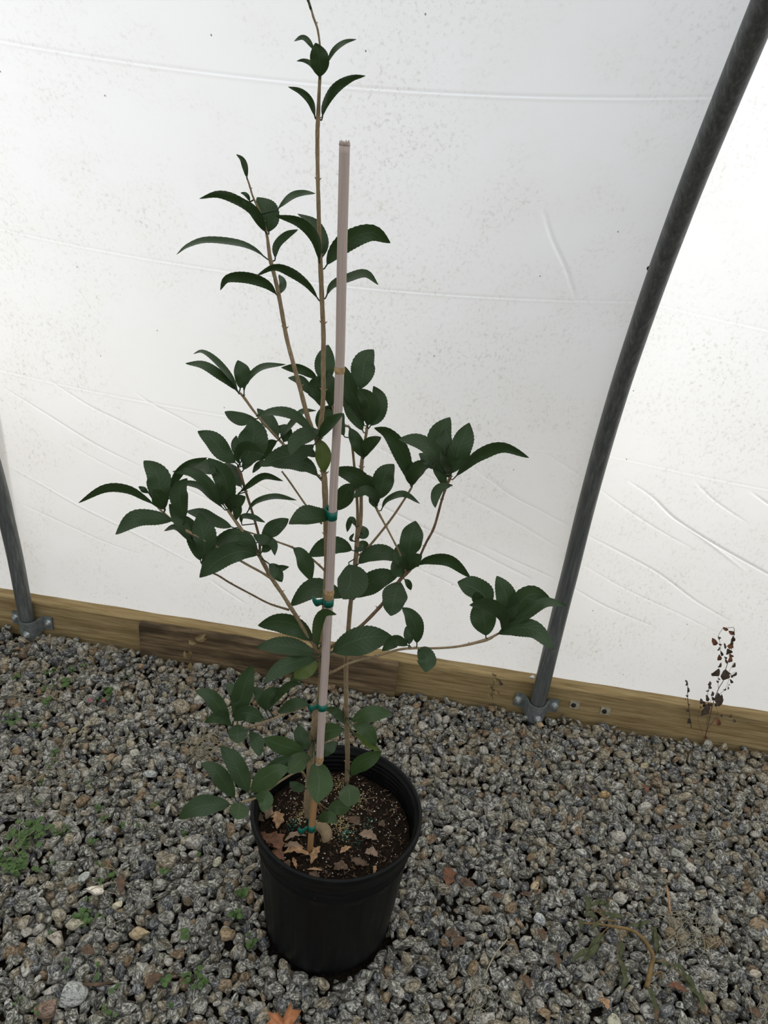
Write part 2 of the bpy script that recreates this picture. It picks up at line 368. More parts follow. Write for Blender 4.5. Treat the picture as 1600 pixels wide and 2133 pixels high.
Z_ = dict(A=(340, 0, 3.2), B=(360, 700, 3.478), C=(140, 840, 3.2), D=(660, 700, 3.478), E=(520, 1080, 2.424),
          F=(360, 1360, 3.2), G=(490, 1540, 3.902), L=(0, 600, 3.048), K=(1000, 640, 2.667), J=(1100, 0, 3.048),
          W=(1380, 1280, 7.617), N=(1060, 1250, 2.963), Q=(1060, 1700, 2.963), S=(0, 1600, 2.963), H=(530, 1080, 4.324),
          T=(0, 1180, 3.2), P=(0, 0, 1.0))
def px(reg, u, v):
    x, y, s = Z_[reg]; return x+u/s, y+v/s
WRINK = [  # (region, height mm, half width mm, points)
 ('L', 1.1, 3.2, [(270,555),(560,740),(740,830),(1000,960),(1245,1070)]), ('L', 1.1, 3.2, [(0,615),(300,800),(600,985),(900,1135)]),
 ('L', .9, 3, [(850,655),(960,730),(1100,800),(1290,905)]), ('L', -.8, 3, [(30,1120),(250,1240),(490,1375),(900,1580),(1280,1775)]),
 ('L', .6, 3, [(120,1360),(440,1510),(700,1625),(930,1700)]), ('L', .5, 3, [(400,970),(650,1110),(890,1225)]),
 ('L', .9, 3, [(1330,1850),(1400,1900),(1570,2010)]), ('L', .7, 3, [(900,1135),(1300,1330),(1500,1430)]),
 ('K', 1.1, 3.2, [(0,900),(170,1035),(330,1120),(495,1215)]), ('K', .8, 3, [(0,1080),(200,1190),(450,1345)]),
 ('K', 1.1, 3.2, [(0,1365),(130,1430),(290,1510)]), ('K', .9, 3, [(0,1315),(160,1390),(420,1510)]), ('K', .9, 3, [(350,800),(480,880),(570,945)]),
 ('K', .9, 3, [(660,1005),(800,1110),(1000,1240),(1190,1345)]), ('K', 1.2, 3.2, [(585,1260),(800,1370),(1000,1480),(1200,1630),(1400,1750)]),
 ('K', .9, 3, [(510,1555),(700,1660),(980,1780)]), ('K', 1.9, 3.6, [(820,960),(960,1055),(1080,1170),(1300,1310),(1600,1480),(1800,1600)]),
 ('K', -1.0, 3, [(1100,1190),(1300,1330),(1480,1470)]), ('K', 1.1, 3, [(1190,960),(1300,1070),(1490,1200)]),
 ('K', 1.5, 3.4, [(1500,1020),(1600,1090),(1750,1190)]), ('K', .6, 3, [(560,1420),(800,1560),(1100,1700),(1330,1815)]),
 ('D', .9, 3, [(420,795),(600,890),(800,1010),(1000,1115)]), ('D', .8, 3, [(1000,1110),(1200,1220),(1450,1350)]),
 ('D', 1.6, 3.4, [(340,1165),(650,1320),(900,1440),(1250,1600)]), ('D', .9, 3, [(1130,950),(1350,1110),(1600,1250)]),
 ('D', .6, 3, [(150,1430),(400,1560),(560,1640)]), ('J', .7, 3, [(95,1320),(150,1500),(240,1700),(305,1905)]),
 ('B', .6, 3, [(500,1010),(700,1120),(900,1230),(1060,1330)]), ('E', .7, 3, [(840,250),(1000,320),(1080,360)]),
]
def build_film():
    # fine mesh where the creases are, coarse beyond
    xs = np.unique(np.round(np.r_[np.arange(-4.6, -1.4, .06), np.arange(-1.4, 1.16, .0031), np.arange(1.2, 10.4, .06)], 5))
    Ts = np.unique(np.round(np.r_[np.arange(.0, 1.72, .00165), np.arange(1.78, PT[-1]-.01, .04)], 5))
    X, T = np.meshgrid(xs, Ts)
    y = np.interp(T, PT, PC[:, 0]); z = np.interp(T, PT, PC[:, 1]); ny = np.interp(T, PT, PN[:, 0]); nz = np.interp(T, PT, PN[:, 1])
    O = POLE_R+.003+kick(T)+np.zeros_like(X)
    g = np.clip((T-.12)/.75, 0, 1); g = g*g*(3-2*g)
    for i in range(len(POLE_X)-1):
        u = (X-POLE_X[i])/(POLE_X[i+1]-POLE_X[i])
        mk = ((u >= 0) | (i == 0)) & ((u < 1) | (i == len(POLE_X)-2))
        O -= np.where(mk, SAG*4*np.clip(u, -.3, 1.3)*(1-np.clip(u, -.3, 1.3))*g, 0)
    # horizontal fold lines pressed into the sheet
    for zc, h in ((1.332, 1.3), (1.014, 1.0), (.686, .9)):
        tc = np.interp(zc, PC[:90, 1], PT[:90]); d = (T-tc+.0012*np.sin(X*3))/.0024
        fade = .35+.65*np.clip(np.abs(X-.28)/.3, 0, 1)
        O -= h*.001*fade*.9*(1.0*np.exp(-d*d) - .8*np.exp(-(d+1.7)**2))
    for reg, h, w, pts in WRINK:
        hp = [film_hit(*px(reg, *p)) for p in pts]; hp = [q for q in hp if q is not None]
        if len(hp) < 2: continue
        hp = np.array(catmull([np.array(q) for q in hp], 4)); L = np.r_[0, np.cumsum(np.linalg.norm(np.diff(hp, axis=0), axis=1))]
        best = np.full(X.shape, 9.0); al = np.zeros(X.shape)
        for k in range(len(hp)-1):
            a, b = hp[k], hp[k+1]; x0, x1 = sorted((a[0], b[0])); t0, t1 = sorted((a[1], b[1]))
            i0, i1 = np.searchsorted(xs, (x0-.02, x1+.02)); j0, j1 = np.searchsorted(Ts, (t0-.02, t1+.02))
            if i1 <= i0 or j1 <= j0: continue
            XX = X[j0:j1, i0:i1]-a[0]; TT = T[j0:j1, i0:i1]-a[1]; e = b-a; l2 = e@e
            u = np.clip((XX*e[0]+TT*e[1])/l2, 0, 1); dd = np.hypot(XX-u*e[0], TT-u*e[1])
            s = best[j0:j1, i0:i1]; m = dd < s; s[m] = dd[m]; al[j0:j1, i0:i1][m] = (L[k]+u*sqrt(l2))[m]/L[-1]
        env = np.sin(np.clip(al, 0, 1)*pi)**.5
        O -= h*.001*1.1*np.exp(-(best/(w*.00056))**2)*env
    Y = y+ny*O; Zc = z+nz*O
    V = np.stack([X, Y, Zc], -1).reshape(-1, 3).astype(np.float32); nx, nt = len(xs), len(Ts)
    idx = np.arange(nx*nt).reshape(nt, nx)
    Fq = np.stack([idx[:-1, :-1], idx[:-1, 1:], idx[1:, 1:], idx[1:, :-1]], -1).reshape(-1, 4).astype(np.int32)
    me = bpy.data.meshes.new('wall_back')
    me.vertices.add(len(V)); me.vertices.foreach_set('co', V.ravel())
    me.loops.add(Fq.size); me.loops.foreach_set('vertex_index', Fq.ravel())
    me.polygons.add(len(Fq)); me.polygons.foreach_set('loop_start', np.arange(0, Fq.size, 4, dtype=np.int32))
    me.update(calc_edges=True)
    link('wall_back', me, M['film'], kind='structure')
build_film()

def hoop(X, label):
    root = thing('hoop_pole', (X, 1.585, 0), label, 'pole', None)
    m = MB(); P = [(X-(min(.14*max(z, 0)**2, .08)+.018*min(max(z, 0)/.3, 1) if X < 0 else .008*max(0, 1-z/.4)), y, z) for y, z in PC[::2]]
    m.tube(P, POLE_R, 28); o = m.build('steel_tube', M['galv']); adopt(o, root)
    return root
def bolt(parent, c, r=.0065, axis=(0, -1, 0), washer=True):
    m = MB(); a = Vector(axis).normalized(); c = Vector(c)
    if washer: m.tube([c, c+a*.0016], [r*1.55, r*1.5], 20)
    m.tube([c+a*.0016, c+a*.0072], [r, r*.95], 6)
    m.tube([c+a*.0072, c+a*.0105], [r*.55, r*.5], 10)
    o = m.build('bolt', M['zinc'], smooth=False)
    if parent is not None: adopt(o, parent)
    return o
def strap(root, X, off=0.0):
    # pipe strap: half round saddle over the tube with a flat ear on each side
    m = MB(); yb = 1.5705; r = POLE_R+.0022; z0, z1 = .004, .052; prof = []
    yc = 1.5535
    X -= .008 if X > 0 else 0
    prof += [(-.052, yb-.001), (-.030, yb-.002)]
    for k in range(13):
        a = pi*(1+k/12.0); prof.append((r*cos(a), yc+r*1.08*sin(a)))
    prof += [(.030, yb-.002), (.052, yb-.001)]
    V = []; F = []; n = len(prof); th = .0024
    for q, zz in enumerate((z0, z1)):
        for k, (x, y) in enumerate(prof):
            ear = abs(x) > r+.004
            zz2 = (z0+.012 if q == 0 else z1+.002) if ear else zz
            V.append((X+off*.2+x, y, zz2))
    for q, zz in enumerate((z0, z1)):
        for k, (x, y) in enumerate(prof):
            ear = abs(x) > r+.004
            zz2 = (z0+.012 if q == 0 else z1+.002) if ear else zz
            V.append((X+off*.2+x*(1.0 if ear else 1.1), y-th, zz2))
    for k in range(n-1):
        F += [(2*n+k, 2*n+k+1, 3*n+k+1, 3*n+k), (k, n+k, n+k+1, k+1), (k, k+1, 2*n+k+1, 2*n+k), (n+k, 3*n+k, 3*n+k+1, n+k+1)]
    m.add(V, F); o = m.build('pipe_strap', M['strap'], smooth=False); adopt(o, root)
    bolt(root, (X-.043, yb-.0035, .036)); bolt(root, (X+.043, yb-.0035, .036)); bolt(root, (X+.006, yc-r*1.08-.0025, .020), .006)
    bolt(root, (X-POLE_R-.0005, 1.556, .118), .0055, (-1, 0, 0), False)
hR = hoop(POLE_X[4], 'long galvanized steel hoop pole curving up the right side of the white film wall')
hL = hoop(-.986, 'galvanized steel hoop pole at the left edge of the photo')
strap(hR, POLE_X[4]); strap(hL, -.986, .01)
for (reg, u, v) in (('J', 770, 1705), ('K', 508, 1378)):
    p = px(reg, u, v); P = atY(*p, 1.0)
    # bolt holes drilled in the tube, found on its camera side
    d = ray(*p); best = min((CAM+d*t for t in np.linspace(.8, 2.2, 3000)), key=lambda q: abs(np.min(np.hypot(PC[:, 0]-q[1], PC[:, 1]-q[2]))**2+(q[0]-POLE_X[4])**2-(POLE_R+.0003)**2))
    m = MB(); dv = Vector(-d).normalized(); m.tube([Vector(best)-dv*.004, Vector(best)+dv*.0012], [.0042, .0040], 14)
    o = m.build('bolt_hole', M['hole']); adopt(o, hR)

def plank(name, x0, x1, y0, y1, z0, z1, mat, wav=.0012, seed=0, n=160):
    """a sawn board with slightly worn, wavy edges"""
    b = .0025; prof = [(y0, z0), (y0, (z0+z1)/2), (y0, z1-b), (y0+b, z1), ((y0+y1)/2, z1), (y1-b, z1), (y1, z1-b), (y1, z0)]
    V = []; F = []; k = len(prof)
    for i in range(n+1):
        x = x0+(x1-x0)*i/n
        for j, (y, z) in enumerate(prof):
            dv = wav*mnoise.noise((x*14, j*3.3+seed, seed)); V.append((x, y+dv*.7, z+(dv if z > z0+.01 else 0)))
    for i in range(n):
        for j in range(k): F.append((i*k+j, i*k+(j+1) % k, (i+1)*k+(j+1) % k, (i+1)*k+j))
    F += [tuple(reversed(range(k))), tuple(n*k+j for j in range(k))]
    m = MB(); m.add(V, F); return m.build(name, mat, smooth=False)
sill = plank('baseboard_back', -2.2, 2.0, 1.572, 1.6085, -.03, .0885, M['board'], .0014, 1, 400); tag(sill, kind='structure')
blk = plank('timber_offcut', -.699, -.064, 1.549, 1.5715, -.03, .0900, M['board2'], .003, 5, 120)
tag(blk, 'weathered brown timber offcut leaning against the long sill board behind the plant', 'timber')
for i, (u, v) in enumerate(((405, 645), (595, 683))):
    c = atY(*px('N', u, v), 1.571)
    t = thing('square_washer', tuple(c), ('square metal washer on the sill board nearest the right pole', 'square metal washer on the sill board, farther right of the pole')[i], 'washer')
    m = MB(); m.box((c[0]-.011, 1.5690, c[2]-.0105), (c[0]+.011, 1.5722, c[2]+.0105)); adopt(m.build('plate', M['washer'], smooth=False), t)
    m = MB(); m.tube([(c[0]-.002, 1.5705, c[2]), (c[0]-.002, 1.5655, c[2])], [.0062, .005], 10); adopt(m.build('bolt_head', M['hole']), t)

# ------------------------------------------------------------------ nursery pot
POT = (-.108, .943, 0.0); POT_H = .283; R_TOP = .130; R_BOT = .108
def build_pot():
    root = thing('nursery_pot', POT, 'large black plastic nursery pot holding the tall shrub on the gravel', 'pot')
    def rf(r, z, a, j):
        if .02 < z < POT_H-.035 and j in body_idx:
            return r+.0006*max(-1, min(1, 4*cos(a*14)))*min(1, (z-.02)/.02)
        return r
    prof = [(.001, .004), (R_BOT-.012, .004), (R_BOT-.004, .0), (R_BOT, .006)]
    zs = [.02, .045, .08, .13, .18, .22, POT_H-.045, POT_H-.036]
    body_idx = []
    for z in zs: body_idx.append(len(prof)); prof.append((R_BOT+(R_TOP-R_BOT)*z/POT_H, z))
    m = MB(); m.lathe(prof, (0, 0, 0), 280, rf); o = m.build('pot_body', M['pot'], root)
    # rim band with a rolled lip, ribbed inside
    zt = POT_H; ro = R_TOP+.0025
    prof = [(R_TOP-.002, zt-.037), (ro, zt-.0355), (ro+.0010, zt-.034), (ro+.0012, zt-.019), (ro+.0022, zt-.0175), (ro+.0058, zt-.0165), (ro+.0064, zt-.014),
            (ro+.0066, zt-.004), (ro+.0056, zt-.0012), (ro+.0035, zt), (ro+.0012, zt-.0015), (ro-.0005, zt-.005)]
    for k in range(6):
        z = zt-.010-k*.009; r = R_TOP-.0005-.08*(k*.009)*.3
        prof += [(r, z), (r-.0022, z-.0015), (r-.0022, z-.004), (r-.0002, z-.006)]
    prof += [(R_TOP-.006, zt-.075), (R_TOP-.012, zt-.12)]
    m = MB(); m.lathe(prof, (0, 0, 0), 200); m.build('rim', M['pot'], root)
    # potting soil: lumpy surface filling the pot
    V = []; F = []; nr, na = 34, 120; zt = POT_H-.052
    for i in range(nr+1):
        r = .1235*i/nr
        for k in range(na):
            a = 2*pi*k/na; x, y = r*cos(a), r*sin(a)
            z = zt+.006*mnoise.noise((x*22, y*22, 1))+.004*mnoise.noise((x*70, y*70, 4))+.0022*mnoise.noise((x*240, y*240, 8))+.008*(1-(i/nr)**2)-.012*(y < -.02)*min(1, abs(y+.02)*8)
            V.append((POT[0]+x, POT[1]+y, z))
    for i in range(nr):
        for k in range(na): F.append((i*na+k, i*na+(k+1) % na, (i+1)*na+(k+1) % na, (i+1)*na+k))
    m = MB(); m.add(V, F); m.build('potting_soil', M['soil'], label='dark brown potting soil filling the black pot', cat='soil', kind='stuff')
    return root
build_pot()
def soil_z(x, y):
    x -= POT[0]; y -= POT[1]; r = sqrt(x*x+y*y); zt = POT_H-.052
    return zt+.006*mnoise.noise((x*22, y*22, 1))+.004*mnoise.noise((x*70, y*70, 4))+.0022*mnoise.noise((x*240, y*240, 8))+.008*(1-(r/.1235)**2)-.012*(y < -.02)*min(1, abs(y+.02)*8)
def grains(name, mat, n, rr, gen, label, cat):
    m = MB()
    for i in range(n):
        x, y = gen()
        if (x-POT[0])**2+(y-POT[1])**2 > .118**2: continue
        r = random.uniform(*rr); z = soil_z(x, y)+r*.4
        V = []; ax = [random.uniform(.7, 1.2) for _ in range(3)]
        for d in ((1,0,0),(-1,0,0),(0,1,0),(0,-1,0),(0,0,1),(0,0,-1)): V.append((x+d[0]*r*ax[0], y+d[1]*r*ax[1], z+d[2]*r*ax[2]))
        m.add(V, [(0,2,4),(2,1,4),(1,3,4),(3,0,4),(2,0,5),(1,2,5),(3,1,5),(0,3,5)])
    m.build(name, mat, label=label, cat=cat, kind='stuff')
def disk(cx, cy, s):
    def g():
        return cx+random.gauss(0, s), cy+random.gauss(0, s)
    return g
def anyw():
    a = random.uniform(0, 2*pi); r = .118*sqrt(random.random()); return POT[0]+r*cos(a), POT[1]+r*sin(a)
def c_at(reg, u, v, z=.237): P = atZ(*px(reg, u, v), z); return P[0], P[1]
grains('perlite', M['perlite'], 330, (.0007, .0019), anyw, 'white perlite specks scattered over the potting soil', 'perlite')
_cs = [c_at('G', 530, 610), c_at('G', 860, 690), c_at('G', 980, 500), c_at('G', 850, 360), c_at('G', 880, 720)]
def gr():
    c = random.choice(_cs); return c[0]+random.gauss(0, .010), c[1]+random.gauss(0, .012)
grains('yellow_grit', M['grit'], 700, (.0006, .0015), gr, 'pale yellow grit sprinkled around the stems in the pot', 'grit')
_cb = [c_at('G', 900, 770), c_at('G', 1080, 690), c_at('G', 1000, 840), c_at('G', 480, 690), c_at('G', 920, 750)]
def gb():
    c = random.choice(_cb); return c[0]+random.gauss(0, .006), c[1]+random.gauss(0, .008)
grains('fertilizer_beads', M['bead'], 200, (.0008, .0013), gb, 'green fertilizer beads lying in small drifts on the potting soil', 'fertilizer')

# ------------------------------------------------------------------ leaves
def leaf_shape(s):
    if s <= 0: return 0.0
    return max(0.0, sin(pi*min(s, 1)**.96))**.66*(1-.22*s**7)
def leaf_mesh(m, pts2, wl, wr, Y0, Y1, sgn, petiole=.06, serr=.055, N=36, cup=.25, arch=0.0, wav=0.0, pt=0.0, anchor=None):
    """blade along a midrib through photograph points; base at depth Y0, tip at Y1; wl, wr: seen half widths (px)"""
    mid2 = resample(np.array(catmull([np.array(p, float) for p in pts2], 8)), N+1)
    Ys = [Y0+(Y1-Y0)*(i/N)+arch*sin(pi*i/N) for i in range(N+1)]
    mid = np.array([atY(mid2[i][0], mid2[i][1], Ys[i]) for i in range(N+1)])
    L = np.sum(np.linalg.norm(np.diff(mid, axis=0), axis=1))
    V = []; UV = []; F = []
    # stalk
    zc = (mid[0]-CAM)@FW; pr = max(.0007, 1.1*zc/FPX); k = max(2, int(N*.16))
    st = [mid[0]] + [mid[i]-(CAM-mid[i])/np.linalg.norm(CAM-mid[i])*(-.0003) for i in range(1, k+1)]
    if anchor is not None: st = [anchor]+st
    q0 = len(m.v); m.tube(st, [pr*1.15]*(len(st)-1)+[pr*.4], 6)
    m.uv[q0:] = [(0.0, .02)]*(len(m.v)-q0)
    for i in range(N+1):
        s = i/N; a = mid2[max(i-1, 0)]; b = mid2[min(i+1, N)]; d = b-a; d = d/max(1e-6, np.hypot(*d))
        lf = np.array([d[1], -d[0]])                       # seen left-hand side of the travel direction
        P = mid[i]; zc = (P-CAM)@FW; k = zc/FPX; view = (CAM-P)/np.linalg.norm(CAM-P)
        if s < petiole: f = .035
        else:
            q = (s-petiole)/(1-petiole); f = max(leaf_shape(q), .02)
            if .12 < q < .95: f *= 1+serr*(1 if i % 2 else -1)*.5
            f *= 1+wav*sin(q*11+pt*6)
        row = []
        for side, w, uq in ((1, wl, -1), (-1, wr, 1)):
            wt = max(.19*L, abs(w)*k*1.02); ws = w*k
            dd = min(sqrt(max(0.0, wt*wt-ws*ws)), .022)*f
            fold = (.35+.5*sgn*side)*dd+.0016*sin(s*13+pt*9+side)*min(1, s*4)
            e = P+(RT*lf[0]-UP*lf[1])*side*ws*f+view*fold
            h = P+(e-P)*.52-view*cup*.12*wt*f
            row.append((e, h, uq))
        (eL, hL, _), (eR, hR, _) = row
        V += [eL, hL, P, hR, eR]; UV += [(-1, s), (-.52, s), (0, s), (.52, s), (1, s)]
    for i in range(N):
        for j in range(4): a = i*5+j; F.append((a, a+5, a+6, a+1))
    # make the upper side face up / toward the viewer
    m.add(V, F, UV)
# every entry: region, midrib points from base to tip, seen half width left / right, tip depth offset (m, - = toward camera)
CL = []   # (branch key, [leaf entries])
def cl(branch, Y, leaves): CL.append((branch, Y, leaves))
YM, YR_ = .905, .985
cl('main', YM, [
 ('A',[(1045,525),(1040,400),(1015,285)],62,68,-.02), ('A',[(1010,340),(965,270),(925,248),(872,275)],20,18,.0), ('A',[(1090,430),(1140,340),(1210,285),(1290,262)],24,14,.01),
 ('A',[(1035,505),(985,430),(935,405),(888,408)],14,20,.02),
 ('A',[(1057,800),(1080,700),(1150,590),(1250,525),(1350,505)],34,32,.0), ('A',[(1015,790),(985,680),(920,610),(832,578)],26,22,.0),
 ('A',[(960,0),(975,35),(990,85)],8,7,.0)])
cl('main', YM, [
 ('A',[(1045,1760),(1010,1600),(910,1490),(745,1437)],30,42,-.03), ('A',[(1055,1740),(1070,1610),(1010,1500),(895,1425)],28,40,.03),
 ('A',[(1075,1790),(1150,1680),(1250,1600),(1390,1555),(1515,1620)],72,66,.02),
 ('A',[(1045,2010),(960,1900),(850,1820),(740,1785),(620,1840)],26,32,-.02), ('A',[(1080,1990),(1130,1900),(1240,1850),(1350,1825),(1435,1900)],34,30,.01)])
cl('left_stem', YM+.01, [
 ('A',[(705,1560),(690,1430),(625,1315)],62,88,.02), ('A',[(690,1555),(600,1420),(500,1345),(370,1300),(240,1325)],26,38,.01), ('A',[(690,1560),(610,1420),(520,1320)],32,36,-.02),
 ('A',[(755,1400),(850,1310),(930,1285),(1015,1290)],24,24,.03), ('A',[(580,1345),(550,1300),(515,1285)],10,18,.0), ('A',[(560,1195),(545,1110),(525,1060),(487,1028)],20,20,.0),
 ('A',[(705,1735),(600,1660),(480,1620),(290,1603),(165,1640),(88,1698)],18,30,.0), ('A',[(745,1735),(760,1640),(820,1575),(900,1530)],34,24,.03),
 ('A',[(770,1980),(690,1900),(560,1855),(430,1860),(380,1935)],36,42,-.02), ('A',[(775,1965),(795,1890),(770,1830)],22,28,.03)])
cl('upper_left_branch', YM+.03, [
 ('B',[(480,420),(420,300),(310,175),(215,112),(148,130)],22,26,.02), ('B',[(475,410),(380,310),(230,210),(90,198)],38,32,-.01),
 ('B',[(487,390),(495,290),(470,175)],50,72,.01), ('B',[(515,430),(530,330),(640,225),(820,205)],24,24,.02)])
cl('upper_left_branch', YM+.03, [
 ('B',[(610,600),(490,590),(375,548)],58,38,.0), ('B',[(770,740),(720,640),(610,525)],52,46,.03), ('B',[(770,750),(870,620),(940,545),(1040,540)],24,24,.03),
 ('B',[(800,775),(820,700),(765,650)],44,50,.02), ('B',[(765,755),(700,790),(650,860),(600,900)],44,44,.02), ('B',[(680,900),(630,925),(578,992)],22,24,.0)])
cl('main', YM-.005, [
 ('B',[(1035,745),(960,645),(860,570),(730,550),(600,582)],32,44,-.02), ('B',[(1100,700),(990,720),(900,765),(850,865)],48,72,-.05),
 ('B',[(1040,770),(950,850),(800,880),(640,945)],48,88,-.03), ('B',[(1062,1030),(980,930),(850,900),(700,935)],72,44,.02),
 ('B',[(1050,760),(1110,690),(1170,625),(1240,560)],62,20,-.05), ('B',[(1070,740),(1085,850),(1095,990)],62,56,-.01,'y'), ('B',[(1045,880),(960,830),(880,855)],36,42,.02),
 ('B',[(1170,1312),(1050,1322),(940,1330),(840,1362)],38,100,-.06)])
cl('second_left_branch', YM-.02, [
 ('B',[(500,945),(560,830),(590,700),(580,595)],112,112,.02), ('B',[(470,930),(370,850),(290,755),(180,690)],68,72,.01), ('B',[(490,945),(480,860),(540,812),(665,868)],50,12,-.03),
 ('B',[(505,980),(550,900),(640,815)],42,42,.02), ('B',[(500,900),(450,800),(460,720)],30,40,.03),
 ('B',[(470,1145),(540,1090),(660,1015),(800,1050)],26,26,.01), ('B',[(530,1290),(600,1200),(740,1160),(900,1190)],22,22,.01),
 ('B',[(500,1370),(500,1310),(570,1308),(670,1350)],22,22,-.01), ('B',[(635,1480),(720,1400),(840,1325)],58,58,.02), ('B',[(600,1500),(670,1470),(735,1500),(740,1590)],24,42,-.03)])
cl('far_left_branch', YM-.05, [
 ('C',[(600,690),(520,640),(400,580),(250,575),(75,665)],24,36,.0), ('C',[(720,790),(600,765),(450,770),(322,875)],58,58,-.02), ('C',[(655,710),(620,600),(600,480),(510,383)],82,84,.02),
 ('C',[(650,715),(615,640),(580,570)],52,58,-.03), ('C',[(545,600),(510,580),(475,555)],16,22,.0), ('C',[(782,790),(755,680),(750,580),(800,500)],66,58,.0),
 ('C',[(690,625),(720,500),(800,410),(935,362)],26,34,.03)])
cl('far_left_branch', YM-.05, [
 ('C',[(900,1060),(915,930),(890,820),(880,730)],68,88,.01), ('C',[(895,1065),(850,930),(830,820),(790,750)],50,50,.02), ('C',[(890,970),(800,880),(720,825),(645,852)],24,26,.01),
 ('C',[(830,900),(765,800),(680,670)],46,44,.01)])
cl('left_branch', YM-.03, [
 ('C',[(1000,470),(910,420),(820,430)],48,52,.03), ('C',[(1085,720),(1070,600),(1040,480),(940,365)],74,66,.01), ('C',[(1110,620),(1135,700),(1125,782)],30,34,.0),
 ('C',[(1060,705),(1000,610),(930,520),(830,455),(700,455)],44,32,-.02), ('C',[(1052,712),(970,630),(880,550),(720,523)],24,28,.01), ('C',[(1095,725),(1110,670),(1190,622)],46,46,-.03),
 ('C',[(1090,720),(1060,640),(1030,545)],26,30,-.02), ('C',[(1165,565),(1110,470),(1050,398)],48,50,.04), ('C',[(1115,832),(1000,785),(900,735),(790,720)],48,38,.02)])
cl('left_branch', YM-.04, [
 ('C',[(1290,1020),(1160,990),(1010,1050),(882,1162)],66,84,-.03), ('C',[(1285,1000),(1200,900),(1090,880),(980,960),(930,1030)],62,46,.02), ('C',[(1340,1065),(1385,1110),(1432,1192)],42,42,-.01),
 ('C',[(1345,1070),(1400,1095),(1480,1090)],18,26,-.01), ('E',[(212,145),(265,190),(312,315)],42,40,.0), ('C',[(1290,1000),(1330,940),(1240,880)],34,44,.01)])
cl('right_stem', YR_, [
 ('D',[(310,400),(335,260),(350,180),(412,98)],92,84,.03), ('D',[(380,665),(440,560),(450,460),(410,362)],54,64,.03), ('D',[(365,665),(380,560),(365,470),(288,380)],60,78,-.02),
 ('D',[(345,650),(300,500),(240,380),(205,220)],62,62,.0), ('D',[(340,700),(270,560),(190,400)],56,56,.02), ('D',[(335,890),(300,790),(238,665)],50,50,.0),
 ('D',[(340,890),(380,800),(467,732)],58,34,-.02), ('D',[(200,730),(170,640),(195,560)],34,34,.02)])
cl('right_stem_twin', YR_+.01, [
 ('B',[(1110,360),(1108,200),(1125,62)],82,68,.02), ('B',[(1060,320),(980,262),(900,232),(785,228)],40,32,.0), ('B',[(1060,440),(980,370),(920,312),(835,302)],46,32,.01),
 ('B',[(1100,455),(1040,380),(1060,285)],58,52,-.01), ('B',[(1090,525),(1040,450),(978,420)],20,26,.01), ('B',[(1140,530),(1150,400),(1120,250)],54,50,.0),
 ('B',[(1070,700),(1100,600),(1170,500)],70,64,.0), ('B',[(1270,500),(1240,380),(1255,225)],30,30,.01)])
cl('right_inner_branch', YR_+.02, [
 ('D',[(680,1085),(650,960),(590,810),(510,705),(415,665)],58,64,.02), ('D',[(690,1095),(710,1010),(765,950),(832,935)],68,42,-.03), ('D',[(690,1090),(670,1000),(695,912)],34,40,.0)])
cl('right_outer_branch', YR_-.02, [
 ('D',[(940,1010),(900,850),(890,720),(965,588)],92,100,.03), ('D',[(940,1015),(850,850),(740,765),(590,745)],56,64,-.02), ('D',[(940,1005),(925,850),(930,678)],86,56,.01),
 ('D',[(970,1015),(1010,880),(1060,750),(1105,628)],78,92,.02), ('D',[(985,1040),(1080,945),(1190,860),(1350,810),(1538,882)],46,42,.0), ('D',[(965,1015),(955,930),(1000,905),(1045,905)],40,50,-.03),
 ('D',[(950,1005),(925,920),(900,828)],26,28,-.02), ('D',[(860,970),(790,895),(740,850)],34,50,.03), ('D',[(930,1100),(895,1000),(840,890)],38,46,.01), ('D',[(985,1082),(900,1105),(865,1170),(858,1245)],28,46,-.03)])
cl('right_small_branch', YR_-.01, [
 ('D',[(450,1195),(475,1080),(500,1000),(560,928)],82,78,.01), ('D',[(430,1200),(380,1110),(270,1010),(110,963)],66,62,-.02), ('D',[(440,1228),(420,1160),(350,1115),(258,1172)],40,36,-.04),
 ('D',[(290,1080),(220,1130),(152,1262)],68,68,.02), ('D',[(465,1265),(510,1185),(630,1143),(748,1215)],24,24,.0), ('D',[(430,1110),(380,1045),(335,1008)],30,36,.03), ('D',[(425,1245),(400,1190),(380,1150)],24,24,.0)])
cl('right_stem', YR_-.005, [
 ('D',[(285,1385),(250,1330),(220,1420)],18,26,-.01), ('D',[(300,1465),(345,1430),(318,1372)],34,34,.02), ('D',[(275,1490),(245,1470),(270,1428)],12,12,.0),
 ('E',[(530,165),(450,135),(380,145),(296,190)],48,48,-.01), ('E',[(540,238),(600,185),(680,172),(765,215)],42,42,.02), ('E',[(540,170),(570,135),(600,155)],26,28,.03)])
cl('right_stem', YR_-.01, [
 ('E',[(500,222),(510,310),(472,408)],92,66,-.05), ('E',[(525,410),(580,350),(660,300),(752,285)],54,58,.01), ('E',[(495,405),(420,375),(320,360),(206,442)],44,56,.0)])
cl('right_low_branch', YR_-.02, [
 ('E',[(800,205),(812,120),(838,12)],58,62,.02), ('E',[(800,262),(762,190),(752,128)],38,34,.02), ('E',[(800,268),(820,220),(870,185)],40,38,-.03), ('E',[(795,262),(775,215),(750,190)],30,22,-.02),
 ('E',[(838,245),(900,212),(1010,215),(1117,300)],30,30,.0), ('E',[(795,285),(750,260),(722,215)],34,34,.0), ('E',[(765,310),(735,385),(713,492)],64,64,-.04),
 ('E',[(780,305),(802,325),(815,362)],15,18,.0)])
